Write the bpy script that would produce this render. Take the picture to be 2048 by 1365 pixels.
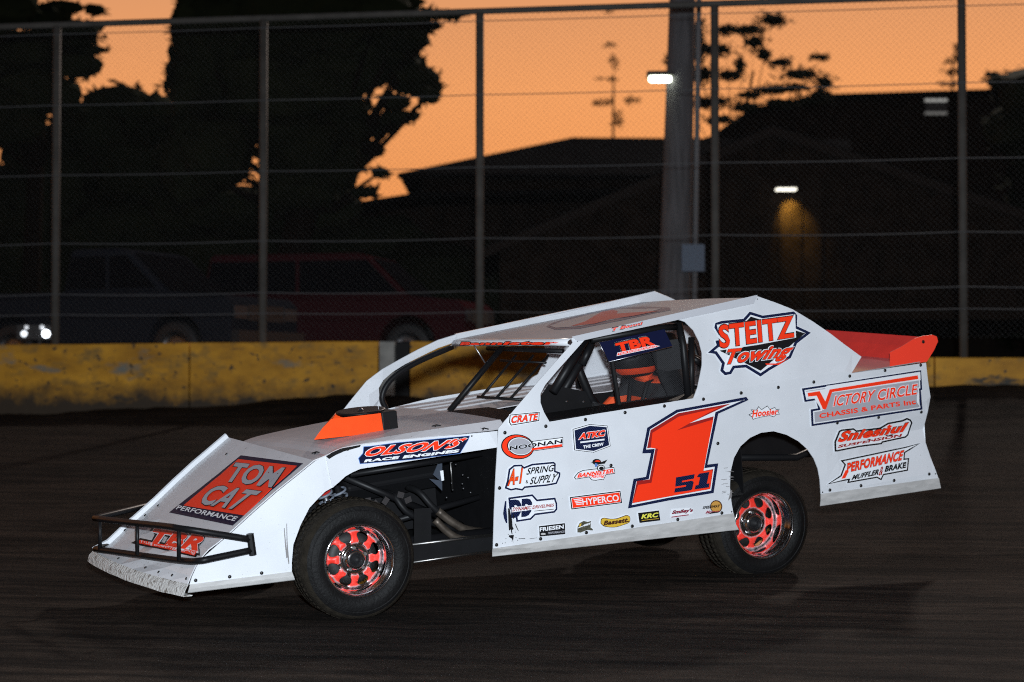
import bpy, bmesh, math, random
import numpy as np
from mathutils import Vector, Matrix, noise
from mathutils.bvhtree import BVHTree
from mathutils.geometry import delaunay_2d_cdt
random.seed(7)
for o in list(bpy.data.objects): bpy.data.objects.remove(o)
SC = bpy.context.scene
COL = SC.collection
rad = math.radians
# ---------------------------------------------------------------- camera, world, lights, exposure
HC = 1.9                                   # camera height
FP = 3700.0                                # focal length in photo pixels (2048 wide)
PH = math.atan((780 - 682.5) / FP)         # upward pitch
cam = bpy.data.cameras.new('camera'); camo = bpy.data.objects.new('camera', cam); COL.objects.link(camo)
camo.location = (0, 0, HC); camo.rotation_euler = (math.pi/2 + PH, 0, 0)
cam.sensor_width = 36; cam.lens = FP/2048*36; cam.clip_end = 3000; cam.clip_start = .1
cam.dof.use_dof = True; cam.dof.focus_distance = 11.3; cam.dof.aperture_fstop = 1.6
SC.camera = camo
SC.view_settings.view_transform = 'Standard'; SC.view_settings.look = 'None'
SC.cycles.pixel_filter_type = 'BLACKMAN_HARRIS'; SC.cycles.filter_width = 1.05; SC.cycles.use_denoising = False; SC.cycles.sample_clamp_indirect = 2.0
SC.view_settings.exposure = 0; SC.view_settings.gamma = 1; SC.view_settings.use_curve_mapping = False

w = bpy.data.worlds.new("World"); SC.world = w; w.use_nodes = True
nt = w.node_tree; nt.nodes.clear(); N = nt.nodes.new; Lk = nt.links.new
out = N('ShaderNodeOutputWorld')
sky = N('ShaderNodeTexSky'); sky.sky_type = 'NISHITA'; sky.sun_disc = False
sky.sun_elevation = rad(0.5); sky.sun_rotation = rad(8); sky.dust_density = 3
bg1 = N('ShaderNodeBackground'); bg1.inputs[1].default_value = .02
Lk(sky.outputs[0], bg1.inputs[0])
tc = N('ShaderNodeTexCoord'); sx = N('ShaderNodeSeparateXYZ'); Lk(tc.outputs['Generated'], sx.inputs[0])
rp = N('ShaderNodeValToRGB'); Lk(sx.outputs[2], rp.inputs[0])
els = rp.color_ramp.elements
els[0].position = 0.0; els[0].color = (.72, .22, .055, 1)
els[1].position = 1.0; els[1].color = (.030, .040, .075, 1)
for p, c in ((.06, (.80, .275, .078, 1)), (.16, (.84, .33, .115, 1)), (.28, (.50, .24, .13, 1)), (.45, (.15, .105, .11, 1)), (.68, (.05, .055, .09, 1))):
    e = els.new(p); e.color = c
# afterglow is strongest towards the sunset side (+Y) and fades round to the far side
az = N('ShaderNodeMapRange'); az.interpolation_type = 'SMOOTHSTEP'
az.inputs[1].default_value = -.7; az.inputs[2].default_value = .8; az.inputs[3].default_value = .10; az.inputs[4].default_value = 1
Lk(sx.outputs[1], az.inputs[0])
bg2 = N('ShaderNodeBackground'); Lk(rp.outputs[0], bg2.inputs[0]); Lk(az.outputs[0], bg2.inputs[1])
ad = N('ShaderNodeAddShader'); Lk(bg1.outputs[0], ad.inputs[0]); Lk(bg2.outputs[0], ad.inputs[1]); Lk(ad.outputs[0], out.inputs[0])

def light(name, typ, loc, energy, color, size, target=None, **kw):
    l = bpy.data.lights.new(name, typ); o = bpy.data.objects.new(name, l); COL.objects.link(o)
    l.energy = energy; l.color = color; o.location = loc
    if typ in ('POINT', 'SPOT'): l.shadow_soft_size = size
    for k, v in kw.items(): setattr(l, k, v)
    if target is not None:
        o.rotation_euler = (Vector(target)-Vector(loc)).to_track_quat('-Z', 'Y').to_euler()
    return o
# the photographer's flash, and the track's floodlight on its mast behind the outer fence
light('camera_flash', 'POINT', (.12, -.25, 2.25), 7000, (.83, .92, 1.0), .09)
light('track_floodlight', 'SPOT', (20, 76, 40), 68000, (1.0, .86, .76), 1.7, (0.5, 12, 1), spot_size=rad(60), spot_blend=.6)

# ---------------------------------------------------------------- photo geometry helpers
CXP, CYP = 1024., 682.5
def ray(u, v): return np.array([(u-CXP)/FP, (CYP-v)/FP, 1.])
def c2w(p):                                # camera coords (right, up, forward) -> world
    c, s = math.cos(PH), math.sin(PH)
    return np.array([p[0], p[2]*c - p[1]*s, p[1]*c + p[2]*s + HC])
def at(u, v, D):                           # point seen at pixel u,v at distance D along +Y
    r = c2w(ray(u, v)); d = r - np.array([0, 0, HC]); t = D/d[1]
    return Vector((d[0]*t, D, HC + d[2]*t))
# car pose
Bv = np.array([6616, 922, 3700.]); Bv /= np.linalg.norm(Bv); Fv = -Bv
Rv = np.array([-2100, 220, 3700.]); Rv -= Rv.dot(Bv)*Bv; Rv /= np.linalg.norm(Rv); Lv = -Rv
Uv = np.cross(Lv, Fv)
if Uv[1] < 0: Uv = -Uv
Mv = np.stack([Fv, Lv, Uv], 1)
Ov = ray(707, 1118)*10.57 - Mv @ np.array([1.45, .93, .335])
def loc(p): return Mv.T @ (np.array(p) - Ov)
EYE = loc(np.zeros(3))
def ldir(u, v): return Mv.T @ ray(u, v)
def onpl(u, v, n, d):
    n = np.array(n, float); r = ldir(u, v); t = (d - n @ EYE)/(n @ r); return EYE + t*r
def Yp(u, v, y): return onpl(u, v, (0, 1, 0), y)
def Xp(u, v, x): return onpl(u, v, (1, 0, 0), x)
def Zp(u, v, z): return onpl(u, v, (0, 0, 1), z)
def smooth(a, b, x):
    t = min(1, max(0, (x-a)/(b-a))); return t*t*(3-2*t)
def fside(x, z):                           # outer surface of the left side of the body
    y = .80
    if z > .93: y -= .34*(z-.93)
    if x > .9: y = .76 - .12*max(0, (x-1.5))/.9
    elif x > .485: y = .76
    if x < -2.0 and z < .62:
        g = smooth(-2.0, -2.8, x)
        y += g*(-.055*max(0, 1-abs(z-.40)/.20) + .03*max(0, (.36-z)/.36))
    return y
def S(u, v, sgn=1, off=0):
    y = .78
    for _ in range(14):
        p = Yp(u, v, sgn*(y+off)); y = .5*y + .5*fside(p[0], p[2])
    return Yp(u, v, sgn*(y+off))
def zoomf(ox, oy, s): return lambda l: [(ox + x/s, oy + y/s) for x, y in l]
Z1 = zoomf(150, 820, 3.412); Z2 = zoomf(560, 850, 3.413); Z3 = zoomf(620, 570, 3.9); Z4 = zoomf(1040, 580, 4.55)
Z5 = zoomf(960, 800, 4.2667); Z6 = zoomf(1220, 770, 4.0133); Z7 = zoomf(1400, 580, 3.102)
ZD = zoomf(995, 975, 12.047); ZP = zoomf(1640, 830, 9.1); ZB = zoomf(1120, 900, 8.029); ZK = zoomf(1270, 980, 10.779); ZW = zoomf(1080, 640, 6.206)

# ---------------------------------------------------------------- materials
MATS = {}
def mat(name, col, rough=.6, metal=0., spec=.5, coat=0., bump=0., bscale=40., var=0., vscale=6., col2=None, stretch=None, emit=None, estr=0, thr=None):
    if name in MATS: return MATS[name]
    m = bpy.data.materials.new(name); m.use_nodes = True; t = m.node_tree; b = t.nodes['Principled BSDF']
    b.inputs['Base Color'].default_value = (*col, 1); b.inputs['Roughness'].default_value = rough
    b.inputs['Metallic'].default_value = metal; b.inputs['Specular IOR Level'].default_value = spec
    b.inputs['Coat Weight'].default_value = coat; b.inputs['Coat Roughness'].default_value = .08
    src = None
    if bump or var or col2:
        c = t.nodes.new('ShaderNodeTexCoord'); mp = t.nodes.new('ShaderNodeMapping'); t.links.new(c.outputs['Object'], mp.inputs[0])
        if stretch: mp.inputs['Scale'].default_value = stretch
        src = mp.outputs[0]
    if var or col2:
        n = t.nodes.new('ShaderNodeTexNoise'); n.inputs['Scale'].default_value = vscale; n.inputs['Detail'].default_value = 6; t.links.new(src, n.inputs[0])
        r = t.nodes.new('ShaderNodeValToRGB'); t.links.new(n.outputs[0], r.inputs[0])
        lo, hi = thr if thr else (.35, .65)
        r.color_ramp.elements[0].position = lo; r.color_ramp.elements[1].position = hi
        c2 = col2 if col2 else tuple(x*(1-var) for x in col)
        r.color_ramp.elements[0].color = (*c2, 1); r.color_ramp.elements[1].color = (*col, 1)
        t.links.new(r.outputs[0], b.inputs['Base Color'])
    if bump:
        n = t.nodes.new('ShaderNodeTexNoise'); n.inputs['Scale'].default_value = bscale; n.inputs['Detail'].default_value = 5; t.links.new(src, n.inputs[0])
        bp = t.nodes.new('ShaderNodeBump'); bp.inputs['Strength'].default_value = bump; bp.inputs['Distance'].default_value = .02
        t.links.new(n.outputs[0], bp.inputs['Height']); t.links.new(bp.outputs[0], b.inputs['Normal'])
    if emit:
        b.inputs['Emission Color'].default_value = (*emit, 1); b.inputs['Emission Strength'].default_value = estr
    MATS[name] = m; return m
def speckle(m, scale, thr, col, amount=1., mask=None):
    """mud spatter: small dark specks with a shape of their own over the paint"""
    t = m.node_tree; b = t.nodes['Principled BSDF']
    c = t.nodes.new('ShaderNodeTexCoord'); v = t.nodes.new('ShaderNodeTexNoise'); v.inputs['Scale'].default_value = scale; v.inputs['Detail'].default_value = 3
    t.links.new(c.outputs['Object'], v.inputs[0])
    g = t.nodes.new('ShaderNodeMapRange'); g.inputs[1].default_value = thr; g.inputs[2].default_value = thr+.05; g.inputs[4].default_value = amount
    t.links.new(v.outputs[0], g.inputs[0])
    mx = t.nodes.new('ShaderNodeMix'); mx.data_type = 'RGBA'; t.links.new(g.outputs[0], mx.inputs[0])
    cur = b.inputs['Base Color']
    if cur.is_linked:
        s = cur.links[0].from_socket; t.links.new(s, mx.inputs[6])
    else: mx.inputs[6].default_value = cur.default_value
    mx.inputs[7].default_value = (*col, 1); t.links.new(mx.outputs[2], cur)
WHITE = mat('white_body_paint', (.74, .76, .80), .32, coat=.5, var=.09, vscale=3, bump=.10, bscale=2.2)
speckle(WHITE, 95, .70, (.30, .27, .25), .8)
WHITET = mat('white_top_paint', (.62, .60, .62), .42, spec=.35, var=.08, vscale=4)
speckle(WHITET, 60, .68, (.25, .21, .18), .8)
SKIRT = mat('dusty_white_plastic', (.52, .51, .50), .55, var=.22, vscale=9, stretch=(1, 1, 4))
LIP = mat('scuffed_white_plastic', (.60, .59, .57), .6, col2=(.24, .22, .20), vscale=30, thr=(.33, .46), bump=.6, bscale=60)
RED = mat('fluorescent_red_vinyl', (1.0, .045, .012), .4, spec=.25)
REDP = mat('red_body_paint', (.90, .045, .025), .35, coat=.4, var=.15, vscale=6)
ORANGE = mat('orange_paint', (1.0, .085, .010), .4, coat=.3, var=.12, vscale=9)
DRED = mat('dark_red_vinyl', (.36, .018, .015), .4, spec=.2)
NAVY = mat('navy_vinyl', (.006, .009, .036), .4, spec=.2)
CARBON = mat('navy_carbon_vinyl', (.008, .014, .055), .35, spec=.2)
BLK = mat('black_vinyl', (.010, .010, .012), .45, spec=.2)
GREYV = mat('silver_vinyl', (.40, .40, .44), .4, spec=.2)
YELV = mat('yellow_vinyl', (.72, .46, .05), .4)
LYEL = mat('lemon_vinyl', (.80, .75, .10), .4)
BLUEV = mat('blue_vinyl', (.10, .22, .55), .4)
BROWN = mat('brown_vinyl', (.06, .015, .01), .4)
WHV = mat('white_vinyl', (.84, .86, .90), .35)
TUBE = mat('black_powder_coat', (.007, .007, .008), .45, spec=.22)
BPAN = mat('black_panel', (.006, .006, .007), .6, spec=.25, var=.3, vscale=9)
RUB = mat('dusty_tyre_rubber', (.0065, .0062, .0065), .6, spec=.16, var=.45, vscale=7, bump=.25, bscale=70)
TREAD = mat('dirty_tread_rubber', (.022, .018, .0135), .9, spec=.1, var=.4, vscale=20, bump=.5, bscale=90)
CHROME = mat('chrome', (.80, .80, .82), .09, metal=1)
STEEL = mat('dull_steel', (.30, .29, .28), .4, metal=1)
ALU = mat('aluminium', (.35, .35, .37), .35, metal=1)
RUST = mat('heat_stained_exhaust', (.13, .105, .085), .5, metal=.6, col2=(.05, .04, .032), vscale=14)
RIV = mat('black_rivet', (.012, .012, .012), .4)
# carbon weave on the navy outlines
def weave(m):
    t = m.node_tree; b = t.nodes['Principled BSDF']; c = t.nodes.new('ShaderNodeTexCoord')
    mp = t.nodes.new('ShaderNodeMapping'); mp.inputs['Scale'].default_value = (1, 0, 1); t.links.new(c.outputs['Object'], mp.inputs[0])
    ck = t.nodes.new('ShaderNodeTexChecker'); ck.inputs['Scale'].default_value = 125
    ck.inputs[1].default_value = (.004, .006, .024, 1); ck.inputs[2].default_value = (.016, .026, .085, 1)
    t.links.new(mp.outputs[0], ck.inputs[0]); t.links.new(ck.outputs[0], b.inputs['Base Color'])
weave(CARBON)

# ---------------------------------------------------------------- object helpers
def link(o, parent=None):
    COL.objects.link(o)
    if parent is not None: o.parent = parent
    return o
def tag(o, label=None, cat=None, group=None, kind=None):
    if label: o['label'] = label
    if cat: o['category'] = cat
    if group: o['group'] = group
    if kind: o['kind'] = kind
    return o
def mesh(name, vs, fs, m, parent=None, smooth_=False, mi=None, solid=0., offset=-1.):
    me = bpy.data.meshes.new(name); me.from_pydata([tuple(map(float, v)) for v in vs], [], fs)
    ms = m if isinstance(m, (list, tuple)) else [m]
    for k in ms: me.materials.append(k)
    if mi: me.polygons.foreach_set('material_index', mi)
    if smooth_: me.polygons.foreach_set('use_smooth', [True]*len(me.polygons))
    me.update()
    o = bpy.data.objects.new(name, me); link(o, parent)
    if solid:
        md = o.modifiers.new('s', 'SOLIDIFY'); md.thickness = solid; md.offset = offset
    return o
class MB:
    def __init__(s): s.v = []; s.f = []; s.m = []
    def add(s, vs, fs, mi=0):
        b = len(s.v); s.v += [tuple(map(float, v)) for v in vs]; s.f += [tuple(i+b for i in f) for f in fs]; s.m += [mi]*len(fs)
    def box(s, c, h, R=None, mi=0, bev=0):
        vs = [Vector((x*h[0], y*h[1], z*h[2])) for x in (-1, 1) for y in (-1, 1) for z in (-1, 1)]
        if R is not None: vs = [R @ q for q in vs]
        s.add([q+Vector(c) for q in vs], [(0,1,3,2),(4,6,7,5),(0,4,5,1),(2,3,7,6),(0,2,6,4),(1,5,7,3)], mi)
    def tube(s, pts, r, n=8, mi=0, cap=True):
        pts = [Vector(tuple(map(float, p))) for p in pts]; rs = r if isinstance(r, (list, tuple)) else [r]*len(pts)
        vs = []; up = None
        for i, p in enumerate(pts):
            d = (pts[min(i+1, len(pts)-1)] - pts[max(i-1, 0)]).normalized()
            if up is None: up = d.orthogonal().normalized()
            a = (up - d*up.dot(d)).normalized(); up = a; b = d.cross(a)
            for k in range(n):
                t = 2*math.pi*k/n; vs.append(p + (a*math.cos(t)+b*math.sin(t))*rs[i])
        fs = [(i*n+k, i*n+(k+1) % n, (i+1)*n+(k+1) % n, (i+1)*n+k) for i in range(len(pts)-1) for k in range(n)]
        if cap: fs += [tuple(range(n))[::-1], tuple((len(pts)-1)*n+k for k in range(n))]
        s.add(vs, fs, mi)
    def lathe(s, prof, n=48, axis='y', c=(0, 0, 0), mi=0, closed=False):
        vs = []
        for a, r in prof:
            for k in range(n):
                t = 2*math.pi*k/n; x, z = r*math.cos(t), r*math.sin(t)
                q = (x, a, z) if axis == 'y' else ((x, z, a) if axis == 'z' else (a, x, z))
                vs.append((q[0]+c[0], q[1]+c[1], q[2]+c[2]))
        m = len(prof); R = range(m if closed else m-1)
        s.add(vs, [(i*n+k, i*n+(k+1) % n, ((i+1) % m)*n+(k+1) % n, ((i+1) % m)*n+k) for i in R for k in range(n)], mi)
    def build(s, name, m, parent=None, smooth_=False, **kw):
        return mesh(name, s.v, s.f, m, parent, smooth_, s.m, **kw)
def spline(pts, n=6):
    P = [np.array(p, float) for p in pts]; P = [2*P[0]-P[1]] + P + [2*P[-1]-P[-2]]; o = []
    for i in range(1, len(P)-2):
        for k in range(n):
            t = k/n; a, b, c, d = P[i-1], P[i], P[i+1], P[i+2]
            o.append(.5*((2*b)+(-a+c)*t+(2*a-5*b+4*c-d)*t*t+(-a+3*b-3*c+d)*t**3))
    o.append(P[-2]); return o
def inside(p, poly):
    x, y = p; c = False; n = len(poly); j = n-1
    for i in range(n):
        xi, yi = poly[i]; xj, yj = poly[j]
        if (yi > y) != (yj > y) and x < (xj-xi)*(y-yi)/(yj-yi)+xi: c = not c
        j = i
    return c
def fill(outer, holes=(), step=0):
    """triangulate a 2-D outline with holes; step adds inner points"""
    pts = []; ed = []
    for lp in [outer, *holes]:
        b = len(pts); n = len(lp); pts += [Vector((float(p[0]), float(p[1]))) for p in lp]; ed += [(b+i, b+(i+1) % n) for i in range(n)]
    if step:
        xs = [p[0] for p in outer]; ys = [p[1] for p in outer]
        x = min(xs)+step*.5
        while x < max(xs):
            y = min(ys)+step*.5
            while y < max(ys):
                if inside((x, y), outer) and not any(inside((x, y), h) for h in holes): pts.append(Vector((x, y)))
                y += step
            x += step
    r = delaunay_2d_cdt(pts, ed, [], 0, 1e-5)
    v, f = r[0], r[2]; fo = []
    for t in f:
        c = sum((v[i] for i in t), Vector((0, 0)))/len(t)
        if inside(c, outer) and not any(inside(c, h) for h in holes): fo.append(tuple(t))
    return [tuple(q) for q in v], fo
BV = {}
def bvh(name, *obs):
    vs = []; fs = []
    for o in obs:
        b = len(vs); vs += [v.co.copy() for v in o.data.vertices]; fs += [tuple(i+b for i in p.vertices) for p in o.data.polygons]
    BV[name] = BVHTree.FromPolygons(vs, fs); return BV[name]
def proj(name, u, v, off):
    d = Vector(ldir(u, v)).normalized(); h = BV[name].ray_cast(Vector(EYE), d)
    if h[0] is None:
        # just past the panel edge: carry on in the plane of the nearest face
        p = Vector(S(u, v)) if name == 'side' else Vector(Zp(u, v, 1.0))
        h = BV[name].find_nearest(p)
        n = h[1]; den = n.dot(d)
        if abs(den) > 1e-4: q = Vector(EYE) + d*((h[0]-Vector(EYE)).dot(n)/den)
        else: q = h[0]
        h = (q, n)
    n = h[1]
    if n.dot(d) > 0: n = -n
    return h[0] + n*off

# ---------------------------------------------------------------- terrain
FA = np.array([-6.64, 24.0]); FD = np.array([12.73, -2.0]); FL = np.linalg.norm(FD); FD = FD/FL; FN = np.array([-FD[1], FD[0]])   # fence line, its normal points away
def fxy(s, n): p = FA + FD*s + FN*n; return p
def s_of_u(u):                             # distance along the fence for photo column u
    k = (u-CXP)/FP; return (k*FA[1]-FA[0])/(FD[0]-k*FD[1])
BASE = [(-300, 1.54), (0, 1.545), (120, 1.60), (250, 1.66), (400, 1.68), (560, 1.79), (700, 1.84), (900, 1.80), (1200, 1.87), (1400, 1.92), (2000, 1.955), (2600, 1.96)]
BS = [s_of_u(u) for u, _ in BASE]; BZ = [z for _, z in BASE]
def zground(s, n):
    m = n + 12.35
    if n <= 0:
        z = .59+.035*m+(.0042*m*m if m > 0 else 0); z = max(z, .59-.035*11)
        tgt = float(np.interp(s, BS, BZ)) + .045*noise.noise(Vector((s*1.7, 1.3, 0))) + .03*noise.noise(Vector((s*5.1, 4, 0)))
        k = smooth(-1.5, -.05, n); z = z*(1-k) + max(z, tgt)*k if tgt > z else z + (tgt-z)*k
        z += (.012*noise.noise(Vector((s*.8, n*4.0, 2))) + .010*noise.noise(Vector((s*2.5, n*9.0, 5))))*(1 if n > -22 else 0)
        return z
    if n < .32: return zground(s, -.001)
    z = 2.0 + .012*min(n, 60)
    return z
ss = [-300, -150, -80, -40, -20, -12] + [-8 + .16*i for i in range(170)] + [20, 26, 40, 80, 150, 300]
ns = [-300, -100, -45, -30, -25, -22] + [-20 + .14*i for i in range(120)] + [-3.2 + .08*i for i in range(1, 40)] + [-.001, .1, .33, 1, 3, 8, 20, 60, 150, 400, 1200]
vs = []; fs = []
for n in ns:
    for s in ss:
        p = fxy(s, n); vs.append((p[0], p[1], zground(s, n)))
W_ = len(ss)
for i in range(len(ns)-1):
    for j in range(W_-1): fs.append((i*W_+j, i*W_+j+1, (i+1)*W_+j+1, (i+1)*W_+j))
DIRT = bpy.data.materials.new('dark_clay_track'); DIRT.use_nodes = True
t = DIRT.node_tree; b = t.nodes['Principled BSDF']; b.inputs['Roughness'].default_value = .95; b.inputs['Specular IOR Level'].default_value = .08
c = t.nodes.new('ShaderNodeTexCoord')
def stn(scale, rot=-math.atan2(2, 12.73)*-1):
    mp = t.nodes.new('ShaderNodeMapping'); mp.vector_type = 'TEXTURE' if False else 'POINT'
    mp.inputs['Rotation'].default_value = (0, 0, math.atan2(2.0, 12.73)); mp.inputs['Scale'].default_value = scale
    # rotate first so x runs along the track
    mp0 = t.nodes.new('ShaderNodeMapping'); mp0.inputs['Rotation'].default_value = (0, 0, math.atan2(2.0, 12.73))
    mp.inputs['Rotation'].default_value = (0, 0, 0)
    t.links.new(c.outputs['Object'], mp0.inputs[0]); t.links.new(mp0.outputs[0], mp.inputs[0]); return mp.outputs[0]
def noi(src, scale, det=6, rough=.6):
    n = t.nodes.new('ShaderNodeTexNoise'); n.inputs['Scale'].default_value = scale; n.inputs['Detail'].default_value = det; n.inputs['Roughness'].default_value = rough
    t.links.new(src, n.inputs[0]); return n.outputs[0]
n1 = noi(stn((.35, 4.0, 1)), 1.6, 9, .72); n2 = noi(stn((1, 1, 1)), .45, 4, .5); n3 = noi(stn((.9, 7, 1)), 7, 6, .7); n4 = noi(stn((1, 1, 1)), 60, 3, .6)
r = t.nodes.new('ShaderNodeValToRGB'); t.links.new(n1, r.inputs[0])
r.color_ramp.elements[0].position = .40; r.color_ramp.elements[0].color = (.010, .0090, .0082, 1)
r.color_ramp.elements[1].position = .64; r.color_ramp.elements[1].color = (.054, .042, .034, 1)
r2 = t.nodes.new('ShaderNodeValToRGB'); t.links.new(n2, r2.inputs[0]); r2.color_ramp.elements[0].position = .35; r2.color_ramp.elements[1].position = .65
r2.color_ramp.elements[0].color = (.62, .62, .64, 1); r2.color_ramp.elements[1].color = (1.15, 1.1, 1.05, 1)
mx = t.nodes.new('ShaderNodeMix'); mx.data_type = 'RGBA'; mx.blend_type = 'MULTIPLY'; mx.inputs[0].default_value = 1
t.links.new(r.outputs[0], mx.inputs[6]); t.links.new(r2.outputs[0], mx.inputs[7])
r3 = t.nodes.new('ShaderNodeValToRGB'); t.links.new(n3, r3.inputs[0]); r3.color_ramp.elements[0].position = .3; r3.color_ramp.elements[1].position = .75
r3.color_ramp.elements[0].color = (.35, .36, .38, 1); r3.color_ramp.elements[1].color = (1.75, 1.65, 1.55, 1)
mx2 = t.nodes.new('ShaderNodeMix'); mx2.data_type = 'RGBA'; mx2.blend_type = 'MULTIPLY'; mx2.inputs[0].default_value = 1
t.links.new(mx.outputs[2], mx2.inputs[6]); t.links.new(r3.outputs[0], mx2.inputs[7]); t.links.new(mx2.outputs[2], b.inputs['Base Color'])
sm = t.nodes.new('ShaderNodeMath'); sm.operation = 'ADD'; t.links.new(n3, sm.inputs[0]); t.links.new(n4, sm.inputs[1])
bp = t.nodes.new('ShaderNodeBump'); bp.inputs['Strength'].default_value = .7; bp.inputs['Distance'].default_value = .03
t.links.new(sm.outputs[0], bp.inputs['Height']); t.links.new(bp.outputs[0], b.inputs['Normal'])
g = mesh('ground', vs, fs, DIRT, smooth_=True); tag(g, 'dark brown clay race track rising to a dirt berm at the barrier', kind='structure')

# ---------------------------------------------------------------- barrier blocks
YELB = bpy.data.materials.new('weathered_yellow_paint'); YELB.use_nodes = True
t = YELB.node_tree; b = t.nodes['Principled BSDF']; b.inputs['Roughness'].default_value = .7
c = t.nodes.new('ShaderNodeTexCoord')
na = noi(stn((1, 1, 2.2)), 1.5, 8, .6); nb = noi(stn((1, 1, 1.6)), 3.1, 6, .62); nc = noi(stn((1, 1, 2.6)), .8, 5, .55)
def ramp(src, p0, c0, p1, c1):
    r = t.nodes.new('ShaderNodeValToRGB'); t.links.new(src, r.inputs[0]); e = r.color_ramp.elements
    e[0].position = p0; e[0].color = (*c0, 1); e[1].position = p1; e[1].color = (*c1, 1); return r.outputs[0]
def mixc(fac, a, bb):
    m = t.nodes.new('ShaderNodeMix'); m.data_type = 'RGBA'; t.links.new(fac, m.inputs[0])
    if isinstance(a, tuple): m.inputs[6].default_value = (*a, 1)
    else: t.links.new(a, m.inputs[6])
    if isinstance(bb, tuple): m.inputs[7].default_value = (*bb, 1)
    else: t.links.new(bb, m.inputs[7])
    return m.outputs[2]
base = ramp(na, .34, (.40, .18, .012), .66, (.76, .37, .026))
s1 = mixc(ramp(nb, .53, (0, 0, 0), .68, (1, 1, 1)), base, (.30, .17, .04))
s2 = mixc(ramp(noi(stn((.8, 1, 2.4)), 1.25, 6, .65), .61, (0, 0, 0), .66, (1, 1, 1)), s1, (.05, .045, .035))
s3 = mixc(ramp(nc, .60, (0, 0, 0), .66, (1, 1, 1)), s2, (.20, .20, .17))
s4 = mixc(ramp(noi(stn((1, 1, 1.3)), 9, 4, .6), .61, (0, 0, 0), .66, (1, 1, 1)), s3, (.07, .05, .03))
sz = t.nodes.new('ShaderNodeSeparateXYZ'); t.links.new(c.outputs['Object'], sz.inputs[0])
mz = t.nodes.new('ShaderNodeMath'); mz.operation = 'MULTIPLY_ADD'; mz.inputs[1].default_value = .55; t.links.new(noi(stn((1, 1, 1)), 4, 6, .65), mz.inputs[0]); mz.inputs[2].default_value = -.28
ms_ = t.nodes.new('ShaderNodeMath'); ms_.operation = 'ADD'; t.links.new(sz.outputs[2], ms_.inputs[0]); t.links.new(mz.outputs[0], ms_.inputs[1])
mr_ = t.nodes.new('ShaderNodeMapRange'); mr_.inputs[1].default_value = 2.02; mr_.inputs[2].default_value = 1.72; t.links.new(ms_.outputs[0], mr_.inputs[0])
s5 = mixc(mr_.outputs[0], s4, (.045, .030, .017))
t.links.new(s5, b.inputs['Base Color'])
bp = t.nodes.new('ShaderNodeBump'); bp.inputs['Strength'].default_value = .35; bp.inputs['Distance'].default_value = .02
t.links.new(nb, bp.inputs['Height']); t.links.new(bp.outputs[0], b.inputs['Normal'])
CONC = mat('bare_concrete', (.42, .41, .38), .8, var=.4, vscale=5, bump=.4)
def block(u0, u1, z0, z1, m, label, zb=1.2, th=.28, off=0.0, name='concrete_barrier', group='yellow concrete barrier blocks'):
    s0, s1 = s_of_u(u0), s_of_u(u1); n = max(2, int(abs(s1-s0)/.25)); mb = MB(); vs = []
    prof = [(off, zb), (off, None), (off+.012, 'b'), (off+th-.012, 'b'), (off+th, None), (off+th, zb)]
    for i in range(n+1):
        k = i/n; s = s0+.004+(s1-s0-.008)*k; zt = z0+(z1-z0)*k + .006*noise.noise(Vector((s*1.3, 7, 1)))
        for nn, z in prof:
            p = fxy(s, nn + (.004*noise.noise(Vector((s*2, 3, 1))) if z is not None else 0)); vs.append((p[0], p[1], zt-.012 if z is None else (zt if z == 'b' else z)))
    q = len(prof); fs = [(i*q+j, (i+1)*q+j, (i+1)*q+j+1, i*q+j+1) for i in range(n) for j in range(q-1)]
    fs += [tuple(range(q)), tuple(n*q+j for j in range(q))[::-1]]
    o = mesh(name, vs, fs, m); return tag(o, label, 'barrier' if name == 'concrete_barrier' else 'post', group)
ztop = lambda u: float(np.interp(u, [0, 400, 780, 900, 1870, 2100], [2.484, 2.50, 2.512, 2.50, 2.285, 2.27]))
bl = [(-1500, -6, 'worn yellow concrete barrier block at the far left edge of the picture'),
      (-4, 378, 'worn yellow concrete barrier block below the leftmost fence post'),
      (380, 756, 'worn yellow barrier block left of the bare grey concrete seam'),
      (820, 1160, 'worn yellow barrier block seen through the windshield opening of the car'),
      (1162, 1500, 'yellow barrier block hidden mostly behind the car door'),
      (1502, 1868, 'yellow barrier block just behind the red spoiler'),
      (1870, 3000, 'low yellow barrier block at the right edge behind the tail of the car')]
for a, b_, lab in bl: block(a, b_, ztop(a), ztop(b_), YELB, lab)
block(758, 789, 2.512, 2.51, CONC, 'bare pale grey concrete end piece between two yellow barrier blocks', off=.004, group='concrete pieces in the barrier line')
block(790, 818, 2.505, 2.50, BPAN, 'black steel post filling the gap in the yellow barrier', off=.03, name='barrier_post', th=.2, group='concrete pieces in the barrier line')

# ---------------------------------------------------------------- catch fence
GALV = mat('weathered_galvanised_pipe', (.095, .088, .080), .7, spec=.2, var=.3, vscale=4)
CABLE = mat('steel_cable', (.12, .12, .125), .7, spec=.2)
fence = tag(bpy.data.objects.new('catch_fence', None), 'tall catch fence of grey posts and steel cables behind the yellow barrier', 'fence')
link(fence); p = fxy(0, .16); fence.location = (p[0], p[1], 2.0); fo = Vector(fence.location)
us = [-350, 100, 518, 955, 1430, 1930, 2480]; PS = [s_of_u(u) for u in us]
sp_ = PS[2]-PS[1]; PS = [PS[1]-sp_*k for k in (4, 3, 2, 1)] + PS[1:6] + [PS[5]+(PS[5]-PS[4])*k for k in (1, 2)]
for s in PS:
    mb = MB(); q = fxy(s, .16); mb.tube([Vector((q[0], q[1], 1.9))-fo, Vector((q[0], q[1], 4.75+1.9))-fo], .052, 10); mb.build('post', GALV, fence, True)
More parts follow.
